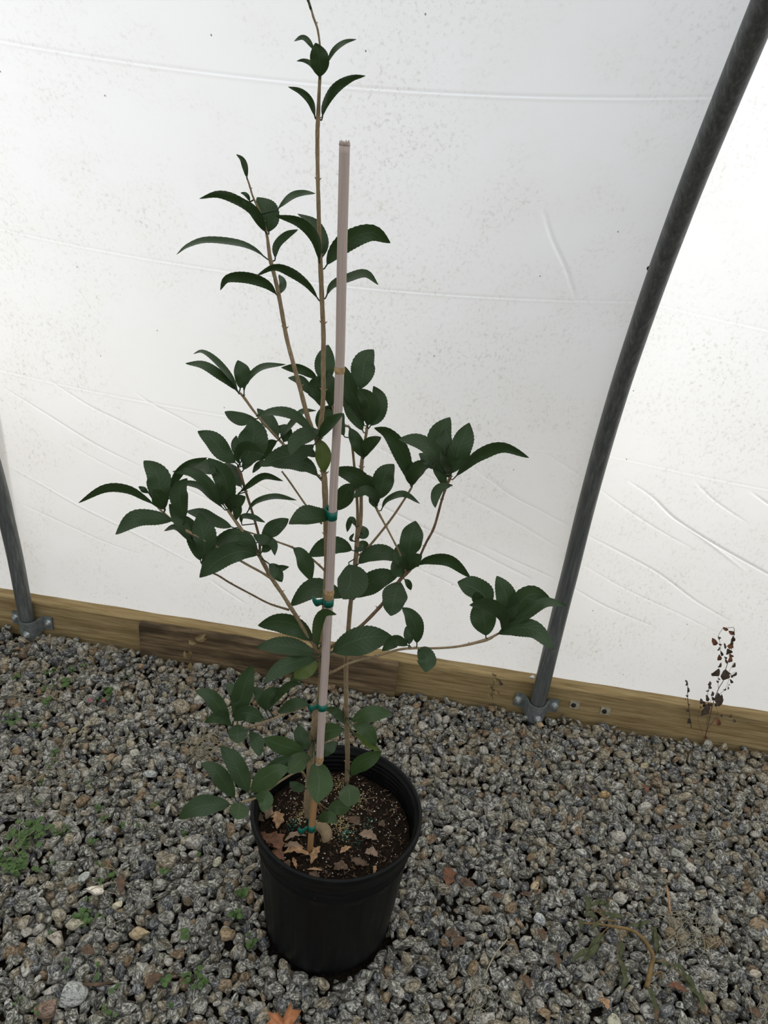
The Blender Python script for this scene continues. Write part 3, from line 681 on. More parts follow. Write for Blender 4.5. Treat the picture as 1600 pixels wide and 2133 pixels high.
cl('main', YM-.01, [
 ('E',[(332,630),(250,550),(150,520),(42,540)],62,44,.01), ('E',[(345,690),(250,655),(150,640),(35,650)],46,46,.0), ('E',[(356,705),(250,715),(150,755),(68,830)],48,34,-.04),
 ('E',[(356,730),(290,755),(226,808)],46,46,-.02,'y'), ('E',[(345,660),(345,570),(375,485),(440,485)],34,20,-.04,'g'), ('E',[(404,682),(500,630),(600,600),(722,598)],64,82,.01),
 ('E',[(300,780),(240,800),(205,830)],26,26,.02)])
cl('long_right_branch', YM-.02, [
 ('E',[(806,645),(740,615),(668,668)],34,28,-.01), ('E',[(845,640),(840,560),(810,490),(770,450)],38,46,-.01), ('E',[(806,640),(802,590),(790,545)],24,28,.02), ('E',[(845,652),(895,700),(889,777)],46,52,-.03)])
cl('long_right_branch', YM-.03, [
 ('E',[(1193,602),(1192,560),(1180,480),(1165,400)],70,62,.01), ('E',[(1225,450),(1160,370),(1050,320)],52,66,.01), ('E',[(1272,580),(1280,500),(1210,440),(1110,438)],30,40,-.04),
 ('E',[(1170,440),(1150,410),(1140,370)],26,34,-.02), ('E',[(1290,555),(1305,460),(1290,380),(1248,290)],54,58,.01), ('E',[(1300,555),(1350,450),(1420,385),(1514,398)],54,52,.02),
 ('E',[(1300,562),(1380,490),(1490,418),(1600,440)],22,36,-.01), ('E',[(1237,590),(1330,555),(1440,560),(1537,662)],44,48,-.04)])
cl('low_left_branch', YM-.045, [
 ('F',[(430,475),(440,380),(480,220),(532,80)],70,66,.02), ('F',[(430,360),(400,260),(345,205)],34,48,.03), ('F',[(385,470),(310,360),(240,280),(148,252)],58,52,.0), ('F',[(400,490),(310,435),(210,462)],34,42,-.01),
 ('F',[(400,460),(480,400),(612,445)],52,60,.0), ('F',[(430,470),(432,530),(430,602)],70,66,-.03), ('F',[(510,515),(550,590),(578,692)],54,40,-.03)])
cl('low_left_branch', YM-.03, [
 ('F',[(620,392),(590,310),(540,225)],36,52,.01), ('F',[(622,392),(640,300),(710,235)],56,48,.0), ('F',[(640,370),(720,260),(790,205),(862,208)],22,30,.0), ('F',[(920,345),(820,345),(705,402)],36,48,.01)])
cl('main', YM-.01, [
 ('F',[(892,662),(780,635),(680,600),(598,572)],62,62,-.03,'g'), ('F',[(903,650),(860,560),(840,478)],54,50,.02)])
cl('main', YM-.01, [('F',[(1150,512),(1050,520),(960,540),(885,545)],62,62,.04,'g'),
])
cl('main', YM-.01, [('F',[(895,905),(830,895),(778,858)],34,34,-.0)])
cl('main', YM-.01, [('F',[(1000,695),(1050,630),(1095,590)],38,38,.02)])
cl('main', YM-.01, [('F',[(930,700),(860,715),(768,802)],58,66,-.06,'g')])
cl('main', YM-.01, [('F',[(950,708),(975,850),(958,1002)],92,80,-.07,'g')])
cl('right_stem', YR_+.03, [
 ('F',[(1145,475),(1090,395),(1018,372)],34,32,.02), ('F',[(1182,465),(1270,410),(1370,395),(1464,412)],46,62,.01,'g'), ('F',[(1190,475),(1290,525),(1352,622)],56,46,-.01,'g'),
 ('F',[(1200,525),(1300,600),(1392,662)],24,24,.0,'y'), ('F',[(1185,832),(1240,740),(1392,660)],46,66,.0,'g')])
cl('soil_sprout', YM+.04, [
 ('F',[(1165,868),(1178,950),(1172,1028)],74,74,-.04,'g'), ('F',[(1190,1040),(1110,1030),(1033,1040)],54,54,-.03,'g')])
cl('soil_sprout', YM+.01, [('F',[(965,1125),(1030,1095),(1102,1130)],44,40,-.03,'g')])
cl('lowest_left_branch', YM-.075, [
 ('F',[(515,942),(590,850),(680,790),(775,765)],60,84,.0,'g'), ('F',[(600,850),(690,750),(800,695)],44,44,.03), ('F',[(512,945),(450,820),(400,720),(318,622)],62,74,.02), ('F',[(422,982),(350,870),(280,780),(185,735)],60,58,.0),
 ('F',[(405,1012),(280,1010),(150,1035),(38,1107)],66,72,-.02), ('F',[(450,990),(440,1050),(430,1112)],70,64,-.03,'g'), ('F',[(540,950),(610,975),(600,1062)],58,46,-.03,'g')])

# stems: key -> (material, part name, [(region,u,v, diameter px, depth)])
base_m = atZ(*px('F', 905, 1090), .235); base_r = atZ(722, 1629, .235)
YB, YRB = float(base_m[1]), float(base_r[1])
STEMS = {
 'main': ('stem', 'stem', [('F',905,1105,17,YB),('F',897,1000,16,YB-.002),('F',910,850,15,YB-.004),('F',925,660,16,YB-.008),('F',945,500,15,YM),('F',957,380,14,YM),('F',985,250,13,YM),('P',672,1340,13,YM),('P',678,1240,12,YM),('P',681,1160,12,YM),('P',679,1090,12,YM),('P',677,1020,13,YM),
           ('B',1092,980,12,YM),('B',1065,860,12,YM),('B',1052,760,13,YM),('B',1072,640,11,YM),('B',1090,450,10,YM),('B',1090,200,10,YM),('B',1092,0,10,YM),('A',1060,2040,10,YM),('A',1050,1800,10.5,YM),('A',1042,1650,9,YM),('A',1037,1430,9,YM),('A',1030,1150,8.5,YM),('A',1028,900,9,YM),('A',1032,800,9,YM),('A',1040,600,7,YM),('A',1045,500,7,YM),('A',1046,330,4.5,YM),('A',1030,200,4.5,YM),('A',1000,110,5,YM),('A',985,50,3.5,YM),('A',962,-30,3,YM)]),
 'left_stem': ('stem', 'branch', [('B',1052,780,9,YM),('B',1010,680,10,YM),('B',970,560,10,YM),('B',920,370,9.5,YM),('B',868,180,9,YM),('B',822,0,9,YM+.01),('A',775,1990,9,YM+.01),('A',745,1850,8.5,YM+.01),('A',712,1720,8.5,YM+.01),('A',690,1560,6,YM+.01),('A',650,1430,5,YM+.01),('A',598,1310,4,YM+.01),('A',580,1250,4,YM+.01),('A',562,1195,3.5,YM+.01)]),
 'upper_left_branch': ('stem', 'branch', [('B',1080,1040,7,YM),('B',1040,1000,6,YM+.01),('B',900,880,6,YM+.02),('B',740,720,5.5,YM+.03),('B',600,560,5,YM+.03),('B',520,450,6,YM+.03),('B',480,405,4,YM+.03)]),
 'left_branch': ('stem', 'branch', [('F',985,20,9,YM),('E',350,675,9,YM),('E',300,600,8.5,YM-.01),('E',240,500,8.5,YM-.015),('E',205,445,9,YM-.02),('C',1440,1280,8,YM-.02),('C',1360,1160,9,YM-.02),('C',1290,1030,9,YM-.03),('C',1230,930,7,YM-.03),('C',1150,825,7,YM-.03),('C',1070,710,6.5,YM-.03)]),
 'second_left_branch': ('stemdk', 'branch', [('C',1285,1020,6,YM-.03),('B',625,1460,5.5,YM-.02),('B',580,1290,5,YM-.02),('B',530,1130,5.5,YM-.02),('B',490,1000,6.5,YM-.02),('B',470,950,5,YM-.02)]),
 'far_left_branch': ('stem', 'branch', [('C',1375,1180,5.5,YM-.02),('C',1300,1130,5,YM-.03),('C',1190,1070,5,YM-.04),('C',1010,965,5,YM-.045),('C',900,905,5.5,YM-.05),('C',780,840,7,YM-.05),('C',700,780,5,YM-.05),('C',605,695,4.5,YM-.05)]),
 'thin_left_twig': ('stemdk', 'branch', [('E',200,462,5,YM-.02),('E',100,430,4,YM-.02),('C',1230,1275,4,YM-.025),('C',1090,1200,4,YM-.03),('C',1010,1150,4,YM-.035),('C',930,1110,3.5,YM-.04),('C',893,1060,4,YM-.05)]),
 'centre_twig': ('stem', 'branch', [('H',640,475,5,YM),('H',560,400,4.5,YM-.005),('H',450,310,4.5,YM-.01),('H',330,255,4.5,YM-.015),('H',240,222,4,YM-.02),('B',640,1450,3.5,YM-.02),('C',1180,850,3.5,YM-.03)]),
 'back_left_twig': ('stem', 'branch', [('B',1080,1360,4.5,YM),('B',1000,1275,4,YM+.01),('B',850,1060,4,YM+.02),('B',790,980,3.5,YM+.02)]),
 'right_stem': ('stem', 'stem', [('F',1160,870,10,YRB),('F',1165,700,10,YRB-.005),('F',1160,500,11,YRB-.01),('F',1155,300,9.5,YRB-.015),('F',1155,60,9.5,YRB-.02),('E',490,700,9.5,YR_),('E',505,480,9.5,YR_),('E',520,350,9,YR_),('E',537,200,10,YR_),('E',545,90,9,YR_),('D',318,1340,8,YR_),('D',322,1100,7.5,YR_),('D',325,930,8,YR_),('D',340,820,6,YR_),('D',362,680,6,YR_),('D',366,640,4,YR_)]),
 'right_stem_twin': ('stem', 'branch', [('D',285,1490,7,YR_),('D',295,1350,6.5,YR_+.005),('D',292,1190,6,YR_+.01),('D',275,980,5.5,YR_+.01),('D',255,780,5.5,YR_+.01),('D',235,660,5,YR_+.01),('B',1190,640,4,YR_+.01),('B',1150,480,4,YR_+.01)]),
 'right_inner_branch': ('stem', 'branch', [('E',538,185,6,YR_),('D',345,1560,5,YR_+.005),('D',520,1350,5,YR_+.015),('D',640,1175,4.5,YR_+.02),('D',688,1095,4.5,YR_+.02)]),
 'right_low_branch': ('stemdk', 'branch', [('E',400,655,7.5,YM),('E',470,610,7,YM+.01),('E',560,545,7,YM+.02),('E',650,455,7.5,YR_-.04),('E',690,405,6.5,YR_-.03),('E',760,310,7.5,YR_-.02),('E',800,270,7,YR_-.02),('E',840,225,5,YR_-.02),('E',865,180,5,YR_-.02)]),
 'right_outer_branch': ('stemdk', 'branch', [('E',850,215,5,YR_-.02),('E',890,125,5,YR_-.02),('D',850,1385,5.5,YR_-.02),('D',905,1190,5,YR_-.02),('D',935,1100,5.5,YR_-.02),('D',962,1035,6.5,YR_-.02),('D',975,1010,4,YR_-.02)]),
 'right_small_branch': ('stem', 'branch', [('E',790,270,4.5,YR_-.02),('E',760,180,4,YR_-.015),('E',700,60,4,YR_-.01),('D',505,1385,4,YR_-.01),('D',440,1265,5.5,YR_-.01),('D',430,1230,4,YR_-.01)]),
 'long_right_branch': ('stem', 'branch', [('F',1010,150,6,YM),('E',430,770,6,YM-.005),('E',520,725,5.5,YM-.01),('E',640,695,5,YM-.01),('E',740,665,5,YM-.015),('E',820,655,5.5,YM-.02),('E',940,655,5,YM-.02),('E',1060,645,5,YM-.03),('E',1190,614,7,YM-.03),('E',1240,590,5,YM-.03),('E',1295,560,4,YM-.03)]),
 'low_left_branch': ('stem', 'branch', [('F',955,345,5,YM),('F',900,355,5,YM),('F',780,395,4.5,YM-.02),('F',650,445,4.5,YM-.03),('F',520,490,4.5,YM-.04),('F',400,492,4.5,YM-.045)]),
 'lowest_left_branch': ('stem', 'branch', [('F',902,850,5,YB-.005),('F',850,790,4.5,YB-.02),('F',740,840,4.5,YM-.05),('F',600,940,4.5,YM-.07),('F',530,975,5,YM-.075),('F',440,1000,4.5,YM-.075)]),
 'soil_sprout': ('stemdk', 'branch', [('F',1000,1060,4,YM+.04),('F',970,1000,3.5,YM+.03),('F',1040,1045,3,YM+.03),('F',1130,1030,3,YM+.03),('F',1168,985,2.5,YM+.04)]),
}
AX = {}
def near(key, p, Y):
    a = atY(p[0], p[1], Y); c = AX[key]; d = np.linalg.norm(c-a, axis=1); i = int(np.argmin(d))
    return c[i] if .0008 < d[i] < .035 else None
def build_shrub():
    root = thing('potted_shrub', (float(base_m[0]), YB, .235), 'tall leafy evergreen shrub with tan stems and dark serrated leaves growing in the black pot', 'shrub')
    parts = {}; n_lf = 0
    for key, (mt, nm, pts) in STEMS.items():
        P = []; R = []
        for reg, u, v, d, Y in pts:
            x, y = px(reg, u, v); q = atY(x, y, Y); P.append(q); R.append(d*.5*((q-CAM)@FW)/FPX)
        C4 = catmull([np.r_[p, r] for p, r in zip(P, R)], 5)
        m = MB(); rad = []; AX[key] = np.array([c[:3] for c in C4])
        for i, c in enumerate(C4): rad.append(max(.0006, c[3]*(1.0+.05*sin(i*2.1))))
        m.tube([c[:3] for c in C4], rad, 12)
        # bud scars and leaf nodes along the wood
        for i in range(4, len(C4)-2, 11):
            c = C4[i]
            for sg in (-1, 1): m.tube([Vector(c[:3]), Vector(c[:3])+Vector((sg*c[3]*1.7, 0, c[3]*1.5))], [c[3]*.55, .0003], 6)
        if key == 'main':
            kb = [Vector(atZ(*px('G', u, v), h)) for u, v, h in ((640, 680, .245), (680, 700, .246), (728, 735, .245), (742, 790, .240), (722, 840, .232))]   # swollen root flare beside the cane
            m.tube(catmull([tuple(q) for q in kb], 3), [.0050, .0062, .0075, .0085, .0092, .0098, .0100, .0100, .0098, .0092, .0082, .0070, .0050], 14)
        o = m.build(nm, M[mt], uv=False); adopt(o, root); parts[key] = o
    for key, Y, lv in CL:
        par = parts[key]
        by = {}
        for e in lv:
            reg, pts, wl, wr, dt = e[:5]; tone = e[5] if len(e) > 5 else 'd'
            s = Z_[reg][2]; P2 = [px(reg, *p) for p in pts]
            n_lf += 1; rr = random.Random(n_lf*13+5)
            m = by.setdefault(tone, MB())
            leaf_mesh(m, P2, wl/s, wr/s, Y+rr.uniform(-.003, .003), Y+dt+rr.uniform(-.004, .004), rr.choice((-1, 1)), arch=-.004, wav=rr.uniform(0, .07), pt=rr.random(), anchor=near(key, P2[0], Y))
        for tone, m in by.items():
            o = link('leaf_cluster', m.mesh('leaf_cluster', True), {'d': M['leaf'], 'g': M['leaf_green'], 'y': M['leaf_yel']}[tone])
            o.parent = par; o.location = -root.location-par.location
            if tone == 'y': o['label'] = 'yellow-green leaf'
build_shrub()

# ------------------------------------------------------------------ bamboo cane and tape ties
CANE = [(645,1778,12,None),(650,1719,13,None),(657,1650,14,None),(666,1579,15.5,None),(671,1485,16.5,None),(679,1360,17.5,None),(686,1240,18,None),(695,1016,17.5,None),(705,844,19,None),(709,729,20,None),(712.5,531,21.5,None),(718,300,23,None)]
cb = atZ(645, 1775, .232); YC0, YC1 = float(cb[1]), YM-.018
def cane_pt(y):
    ys = [c[1] for c in CANE][::-1]; x = np.interp(y, ys, [c[0] for c in CANE][::-1]); w = np.interp(y, ys, [c[2] for c in CANE][::-1])
    Y = YC0+(YC1-YC0)*min(1, (1778-y)/300.0)
    P = atY(x, y, Y); return P, w*.5*((P-CAM)@FW)/FPX
def build_cane():
    root = thing('bamboo_stake', tuple(cane_pt(1778)[0]), 'pale pinkish bamboo stake standing upright in the black pot', 'stake')
    m = MB(); ys = np.linspace(1778, 300, 80); P = []; R = []
    for y in ys: p, r = cane_pt(y); P.append(p); R.append(r)
    P.insert(0, P[0]+np.array([0, .002, -.05])); R.insert(0, R[0])
    m.tube(P, R, 24, cap=True); o = m.build('cane', M['bamboo'], uv=True); adopt(o, root)
    # frayed sawn end
    p, r = cane_pt(300); m = MB()
    for k in range(26):
        a = 2*pi*k/26; h = random.uniform(.0006, .0038); c = Vector(p)+Vector((cos(a)*r*.88, sin(a)*r*.88, -.001))
        m.tube([c, c+Vector((0, 0, h+.001))], [.0011, .0004], 5)
    adopt(m.build('cut_end', M['bamboo']), root)
    for yy in (770, 1234, 1580):
        p0, r = cane_pt(yy+7); p1, _ = cane_pt(yy-7); m = MB(); a, b = Vector(p0), Vector(p1)
        m.tube([a, a.lerp(b, .3), a.lerp(b, .6), b], [r*1.02, r*1.16, r*1.18, r*1.02], 24, cap=False)
        if yy == 1234:
            m.tube([a-(b-a)*.9, a], [r*1.01, r*1.03], 24, cap=False)
            for dx in (-.5, .6): m.tube([a.lerp(b, .5)+Vector((dx*r, -r*.95, 0)), a.lerp(b, .5)+Vector((dx*r, -r*1.25, 0))], [.0012, .0008], 8)
        adopt(m.build('node_ring', M['node']), root)
build_cane()
def tie(y, label, stem_dx, tail=None, h=11):
    p, r = cane_pt(y); zc = (p-CAM)@FW; root = thing('plant_tie', tuple(p), label, 'tie', None)
    q = Vector(p)+Vector((stem_dx*zc/FPX, .010, 0))
    # a flat band looping round cane and stem
    pts = []
    for k in range(32):
        a = 2*pi*k/32; d = Vector((cos(a), sin(a), 0))
        c0 = Vector(p)+d*(r+.0009); c1 = q+d*.0052
        pts.append(c0 if (c0-Vector(p)).dot(Vector(p)-q) > 0 or stem_dx == 0 else c1)
    V = []; F = []; hh = h*.66*zc/FPX
    for k, c in enumerate(pts):
        tilt = (c.x-p[0])*.12
        V += [c+Vector((0, 0, -hh+tilt)), c+Vector((0, 0, hh+tilt))]
    for k in range(32): a = 2*k; b = 2*((k+1) % 32); F.append((a, b, b+1, a+1))
    m = MB(); m.add(V, F); o = m.build('band', M['tape']); sm = o.modifiers.new('s', 'SOLIDIFY'); sm.thickness = .0006; adopt(o, root)
    if tail:
        m = MB(); pts = tail; A = Vector(p)+Vector((-r-.001, -.002, 0)); V = []; F = []; n = 8
        for k in range(n+1):
            t = k/n; c = A+Vector((-t*tail[0], -.004*sin(t*3)-.004*t, tail[1]*t+.001*sin(t*9)))
            w = hh*(1.05 if k not in (n,) else .8); V += [c+Vector((0, .0015*sin(t*7), -w)), c+Vector((0, -.0015, w))]
        for k in range(n): F.append((2*k, 2*k+2, 2*k+3, 2*k+1))
        m.add(V, F); o = m.build('tail', M['tape']); sm = o.modifiers.new('s', 'SOLIDIFY'); sm.thickness = .0006; adopt(o, root)
tie(1073, 'green tape tie highest on the bamboo stake, beside a drooping leaf', -12, None, 15)
tie(1254, 'green tape tie just below the pale bamboo knuckle with a short tail', -4, (.014, .006), 13)
tie(1471, 'green tape tie on the bamboo stake where a low twig leaves to the left', -4, (.013, .002), 12)
tie(1724, 'green tape tie lowest on the stake, just above the potting soil', -3, (.015, -.002), 13)

# ------------------------------------------------------------------ gravel
def ico(sub):
    bm = bmesh.new(); bmesh.ops.create_icosphere(bm, subdivisions=sub, radius=1.0)
    v = np.array([tuple(x.co) for x in bm.verts]); f = np.array([[x.index for x in p.verts] for p in bm.faces]); bm.free(); return v, f
IC2, IF2 = ico(2); IC3, IF3 = ico(3)
def chip(v, r):
    """an angular stone: a squashed ball cut by random planes"""
    p = v*np.array([1.0, r.uniform(.6, .95), r.uniform(.45, .8)])
    for _ in range(r.integers(6, 10)):
        n = r.normal(size=3); n /= np.linalg.norm(n); d = p@n; c = np.max(d)*r.uniform(.40, .80)
        p = p - np.outer(np.clip(d-c, 0, None)*.985, n)
    return p
R_ = np.random.default_rng(5)
VAR2 = [chip(IC2, R_) for _ in range(36)]; VAR3 = [chip(IC3, R_) for _ in range(30)]
def rotm(a, b, c):
    ca, sa, cb_, sb, cc, sc = cos(a), sin(a), cos(b), sin(b), cos(c), sin(c)
    return np.array([[ca, -sa, 0], [sa, ca, 0], [0, 0, 1]])@np.array([[1, 0, 0], [0, cb_, -sb], [0, sb, cb_]])@np.array([[cc, 0, sc], [0, 1, 0], [-sc, 0, cc]])
def tan_share(x, y):
    # the gravel holds more tan and rusty stones near the sill
    t = max(0, min(1, (y-1.05)/.45)); return .17+.26*t
def tint(x, y, r):
    u = r.random(); ts = tan_share(x, y)
    if u < ts*.8: c = np.array([.30, .245, .155])*r.uniform(.6, 1.25); al = .5; k = 'tan'
    elif u < ts: c = np.array([.29, .19, .095])*r.uniform(.6, 1.1); al = .25; k = 'rust'
    elif u < ts+.05: c = np.array([.50, .46, .38])*r.uniform(.8, 1.15); al = .5; k = 'pale'
    elif u < ts+.05+.12: c = np.array([.10, .10, .10])*r.uniform(.7, 1.2); al = .5; k = 'dark'
    else: c = np.array([.186, .172, .138])*r.uniform(.6, 1.45)*np.array([1, 1, r.uniform(.88, 1.08)]); al = r.uniform(.55, 1.0); k = 'grey'
    return c, al, k
stones = []
def near_pot(x, y, m=0.0): return (x-POT[0])**2+(y-POT[1])**2 < (R_BOT+m)**2
def free(x, y, s):
    if y > 1.568-s*.5: return False
    if -.70-s*.5 < x < -.06+s*.5 and y > 1.55-s*.5: return False
    if near_pot(x, y, s*.55): return False
    return all((x-X)**2+(y-1.555)**2 > .026**2 for X in POLE_X[3:5])
BARE = [(atZ(*px('S', 600, 1370))[:2], .035), (atZ(*px('S', 90, 420))[:2], .06), (atZ(*px('S', 420, 850))[:2], .025), (atZ(*px('F', 240, 600))[:2], .03), (atZ(950, 1890)[:2], .035), (atZ(945, 1960)[:2], .02), (atZ(440, 1560)[:2], .03)]
for layer, (sp, z0, dz, smin, smax) in enumerate(((.0165, -.0105, .004, .0100, .0145), (.0178, .0010, .0055, .0085, .0150))):
    j = 0; y = .22
    while y < 1.60:
        x = -1.95+(j % 2)*sp*.5
        while x < 1.75:
            X = x+R_.uniform(-.36, .36)*sp; Y = y+R_.uniform(-.36, .36)*sp
            u, v, w = proj((X, Y, 0)); x += sp
            if not (-800 < u < 2400 and v < 2800): continue
            s = R_.uniform(smin, smax)*(1.35 if R_.random() < .07 else 1.0)
            q_ = R_.random(); s *= .6 if q_ < .22 else 1.22 if q_ > .88 else 1.0
            if not free(X, Y, s): continue
            zz = z0+R_.uniform(-1, 1)*dz
            if layer == 1 and any((X-b[0][0])**2+(Y-b[0][1])**2 < b[1]**2*R_.uniform(.4, 1.2) for b in BARE): continue
            c, al, k = tint(X, Y, R_)
            stones.append([X, Y, zz, s, (R_.uniform(0, 6.28), R_.normal(0, .45), R_.normal(0, .45)), c, al, k, int(R_.integers(0, 30)), R_.uniform(.75, 1.0)])
        y += sp*.87; j += 1
def stone_mesh_arrays(st, hi):
    X, Y, Z, s, rot, c, al, k, vi, asp = st
    base = VAR3[vi % len(VAR3)] if hi else VAR2[vi % len(VAR2)]
    sc = s*1.2
    p = (base*np.array([1.0, asp, 1.0])*sc)@rotm(*rot).T
    return base*s, p
def set_attrs(me, LC, TI):
    a = me.attributes.new('lc', 'FLOAT_VECTOR', 'POINT'); a.data.foreach_set('vector', LC.astype(np.float32).ravel())
    a = me.attributes.new('tint', 'FLOAT_COLOR', 'POINT'); a.data.foreach_set('color', TI.astype(np.float32).ravel())
def stone_object(st, name, label, cat, group=None):
    base, p = stone_mesh_arrays(st, True)
    me = bpy.data.meshes.new(name); me.from_pydata(p.tolist(), [], IF3.tolist())
    off = R_.uniform(-50, 50, 3)
    set_attrs(me, base+off, np.tile(np.r_[st[5], st[6]], (len(p), 1)))
    o = link(name, me, M['stone'], None, label, cat, group, None, smooth=False)
    me.set_sharp_from_angle(angle=radians(28)) if hasattr(me, 'set_sharp_from_angle') else None
    me.polygons.foreach_set('use_smooth', [True]*len(me.polygons))
    o.location = (st[0], st[1], st[2]); return o
# singular stones the photograph lets one point to
SPECIAL = [
 ('S',595,752,.0185,(.92,.82,.66),.05,.5,'squared off-white stone left of the pot, brightest in the gravel'),
 ('S',722,842,.0125,(.80,.72,.50),.1,1.4,'small cream stone on edge, just right of the squared off-white stone'),
 ('S',865,1012,.019,(.46,.34,.19),.2,.2,'knobbly ochre stone low left of the pot'),
 ('S',435,1395,.027,(.42,.42,.38),.6,.3,'large pale grey wedge-shaped stone near the bottom left corner'),
 ('S',355,1055,.018,(.40,.34,.26),.3,.5,'flat beige stone above the bottom left corner'),
 ('S',1405,1018,.016,(.36,.25,.13),.2,.7,'tan stone lying left of the pot foot'),
 ('S',1347,580,.014,(.46,.43,.30),.2,1.3,'smooth pale yellowish stone left of the pot rim'),
 ('S',530,668,.014,(.30,.31,.28),.8,1.0,'round grey-green stone left of the squared off-white stone'),
 ('S',470,955,.018,(.46,.40,.28),.4,.2,'half green, half cream stone left of the pot'),
 ('S',295,1470,.022,(.24,.15,.10),.2,.4,'dull brown slab at the bottom left edge of the photo'),
 ('Q',165,430,.014,(.50,.38,.22),.3,1.0,'cream and tan stone in the grey gravel right of the pot'),
 ('Q',700,505,.018,(.42,.39,.32),.3,.0,'flat buff stone above the wilted weed'),
 ('Q',448,218,.013,(.52,.51,.44),.3,.3,'off-white stone well right of the pot, above the wilted weed'),
 ('Q',1035,222,.017,(.40,.40,.32),.4,-.2,'long pale grey-green stone near the right edge'),
 ('Q',958,332,.009,(.55,.45,.32),.1,.3,'small peach stone above the short twig on the right'),
 ('Q',655,1258,.017,(.48,.46,.33),.2,1.0,'oval cream stone at the bottom edge on the right'),
 ('Q',1530,978,.014,(.50,.43,.33),.2,-.3,'pinkish cream stone by the right edge, low in the photo'),
 ('Q',183,630,.019,(.36,.37,.36),.9,1.9,'tall light grey stone standing on end left of the wilted weed'),
 ('N',192,765,.013,(.46,.33,.18),.1,-.5,'pale orange stone in front of the right pole'),
 ('N',415,808,.012,(.42,.41,.34),.2,.3,'smooth cream-grey stone in front of the sill right of the pole'),
 ('N',588,1200,.014,(.42,.27,.11),.2,.2,'orange-tan stone in the gravel below the sill washers'),
 ('N',830,1015,.013,(.42,.35,.20),.3,.6,'yellowish broken stone in the middle of the right gravel'),
 ('T',905,1240,.013,(.48,.46,.36),.2,.2,'smooth cream stone in the gravel left of the low leaves'),
 ('T',1000,1372,.015,(.40,.41,.38),.7,.1,'light grey stone left of the lowest leaves'),
 ('T',490,1090,.012,(.36,.30,.16),.2,.3,'ochre stone in front of the left sill board'),
 ('T',938,665,.012,(.36,.24,.13),.1,.2,'tan stone close to the weathered timber offcut'),
]
for reg, u, v, s, c, al, rz, lab in SPECIAL:
    P = atZ(*px(reg, u, v), .008)
    if P[1] > 1.53: P[1] = 1.53
    stones = [q for q in stones if (q[0]-P[0])**2+(q[1]-P[1])**2 > (s*.9+q[3]*.35)**2 or q[2] < -.003]
    st = [P[0], P[1], .0065, s*.86, (rz, .1, .1), np.array(c)/.82, al, 'x', int(R_.integers(0, 30)), .9]
    stone_object(st, 'gravel_stone', lab, 'stone')
order = []
for i, q in enumerate(stones):
    u, v, w = proj((q[0], q[1], q[2]))
    vis = (0 < u < 1600 and 0 < v < 2133) and q[2] > -.003
    order.append((q[3]/w if vis else 0, i))
order.sort(reverse=True); top = set(i for _, i in order[:300])
LAB = {'grey': 'grey gravel stone with white streaks, one of the largest chips in the driveway bed',
       'dark': 'dark charcoal gravel stone among the largest chips', 'tan': 'tan gravel stone among the largest chips',
       'rust': 'rust brown gravel stone among the largest chips', 'pale': 'pale buff gravel stone among the largest chips'}
def zone(u, v):
    c = 'at the far left' if u < 170 else 'left of the pot' if u < 500 else 'in front of the pot' if u < 880 else 'right of the pot' if u < 1180 else 'around the wilted weed' if u < 1430 else 'at the far right'
    return c+(', along the bottom edge' if v > 2010 else ', low in the photo' if v > 1860 else ', higher up')
LK = {'grey': 'larger grey white-streaked gravel stone', 'dark': 'larger charcoal gravel stone', 'tan': 'larger tan gravel stone', 'rust': 'larger rust-brown gravel stone', 'pale': 'larger pale buff gravel stone'}
vs = []; fs = []; lcs = []; tis = []; n = 0
for i, q in enumerate(stones):
    if i in top:
        zn = zone(*proj(q[:3])[:2])
        stone_object(q, 'gravel_stone', LK[q[7]]+' lying loose '+zn, 'stone', LK[q[7]]+'s '+zn); continue
    base, p = stone_mesh_arrays(q, False)
    vs.append(p+np.array([q[0], q[1], q[2]])); fs.append(IF2+n); n += len(p)
    lcs.append(base+R_.uniform(-50, 50, 3)); tis.append(np.tile(np.r_[q[5], q[6]], (len(p), 1)))
print('stones', len(stones))
V = np.concatenate(vs).astype(np.float32); Fq = np.concatenate(fs).astype(np.int32)
me = bpy.data.meshes.new('gravel_bed'); me.vertices.add(len(V)); me.vertices.foreach_set('co', V.ravel())
me.loops.add(Fq.size); me.loops.foreach_set('vertex_index', Fq.ravel())
me.polygons.add(len(Fq)); me.polygons.foreach_set('loop_start', np.arange(0, Fq.size, 3, dtype=np.int32)); me.update(calc_edges=True)
set_attrs(me, np.concatenate(lcs), np.concatenate(tis))
link('gravel_bed', me, M['stone'], None, 'bed of small grey, tan and white-streaked gravel covering the ground', 'gravel', None, 'stuff', smooth=False)

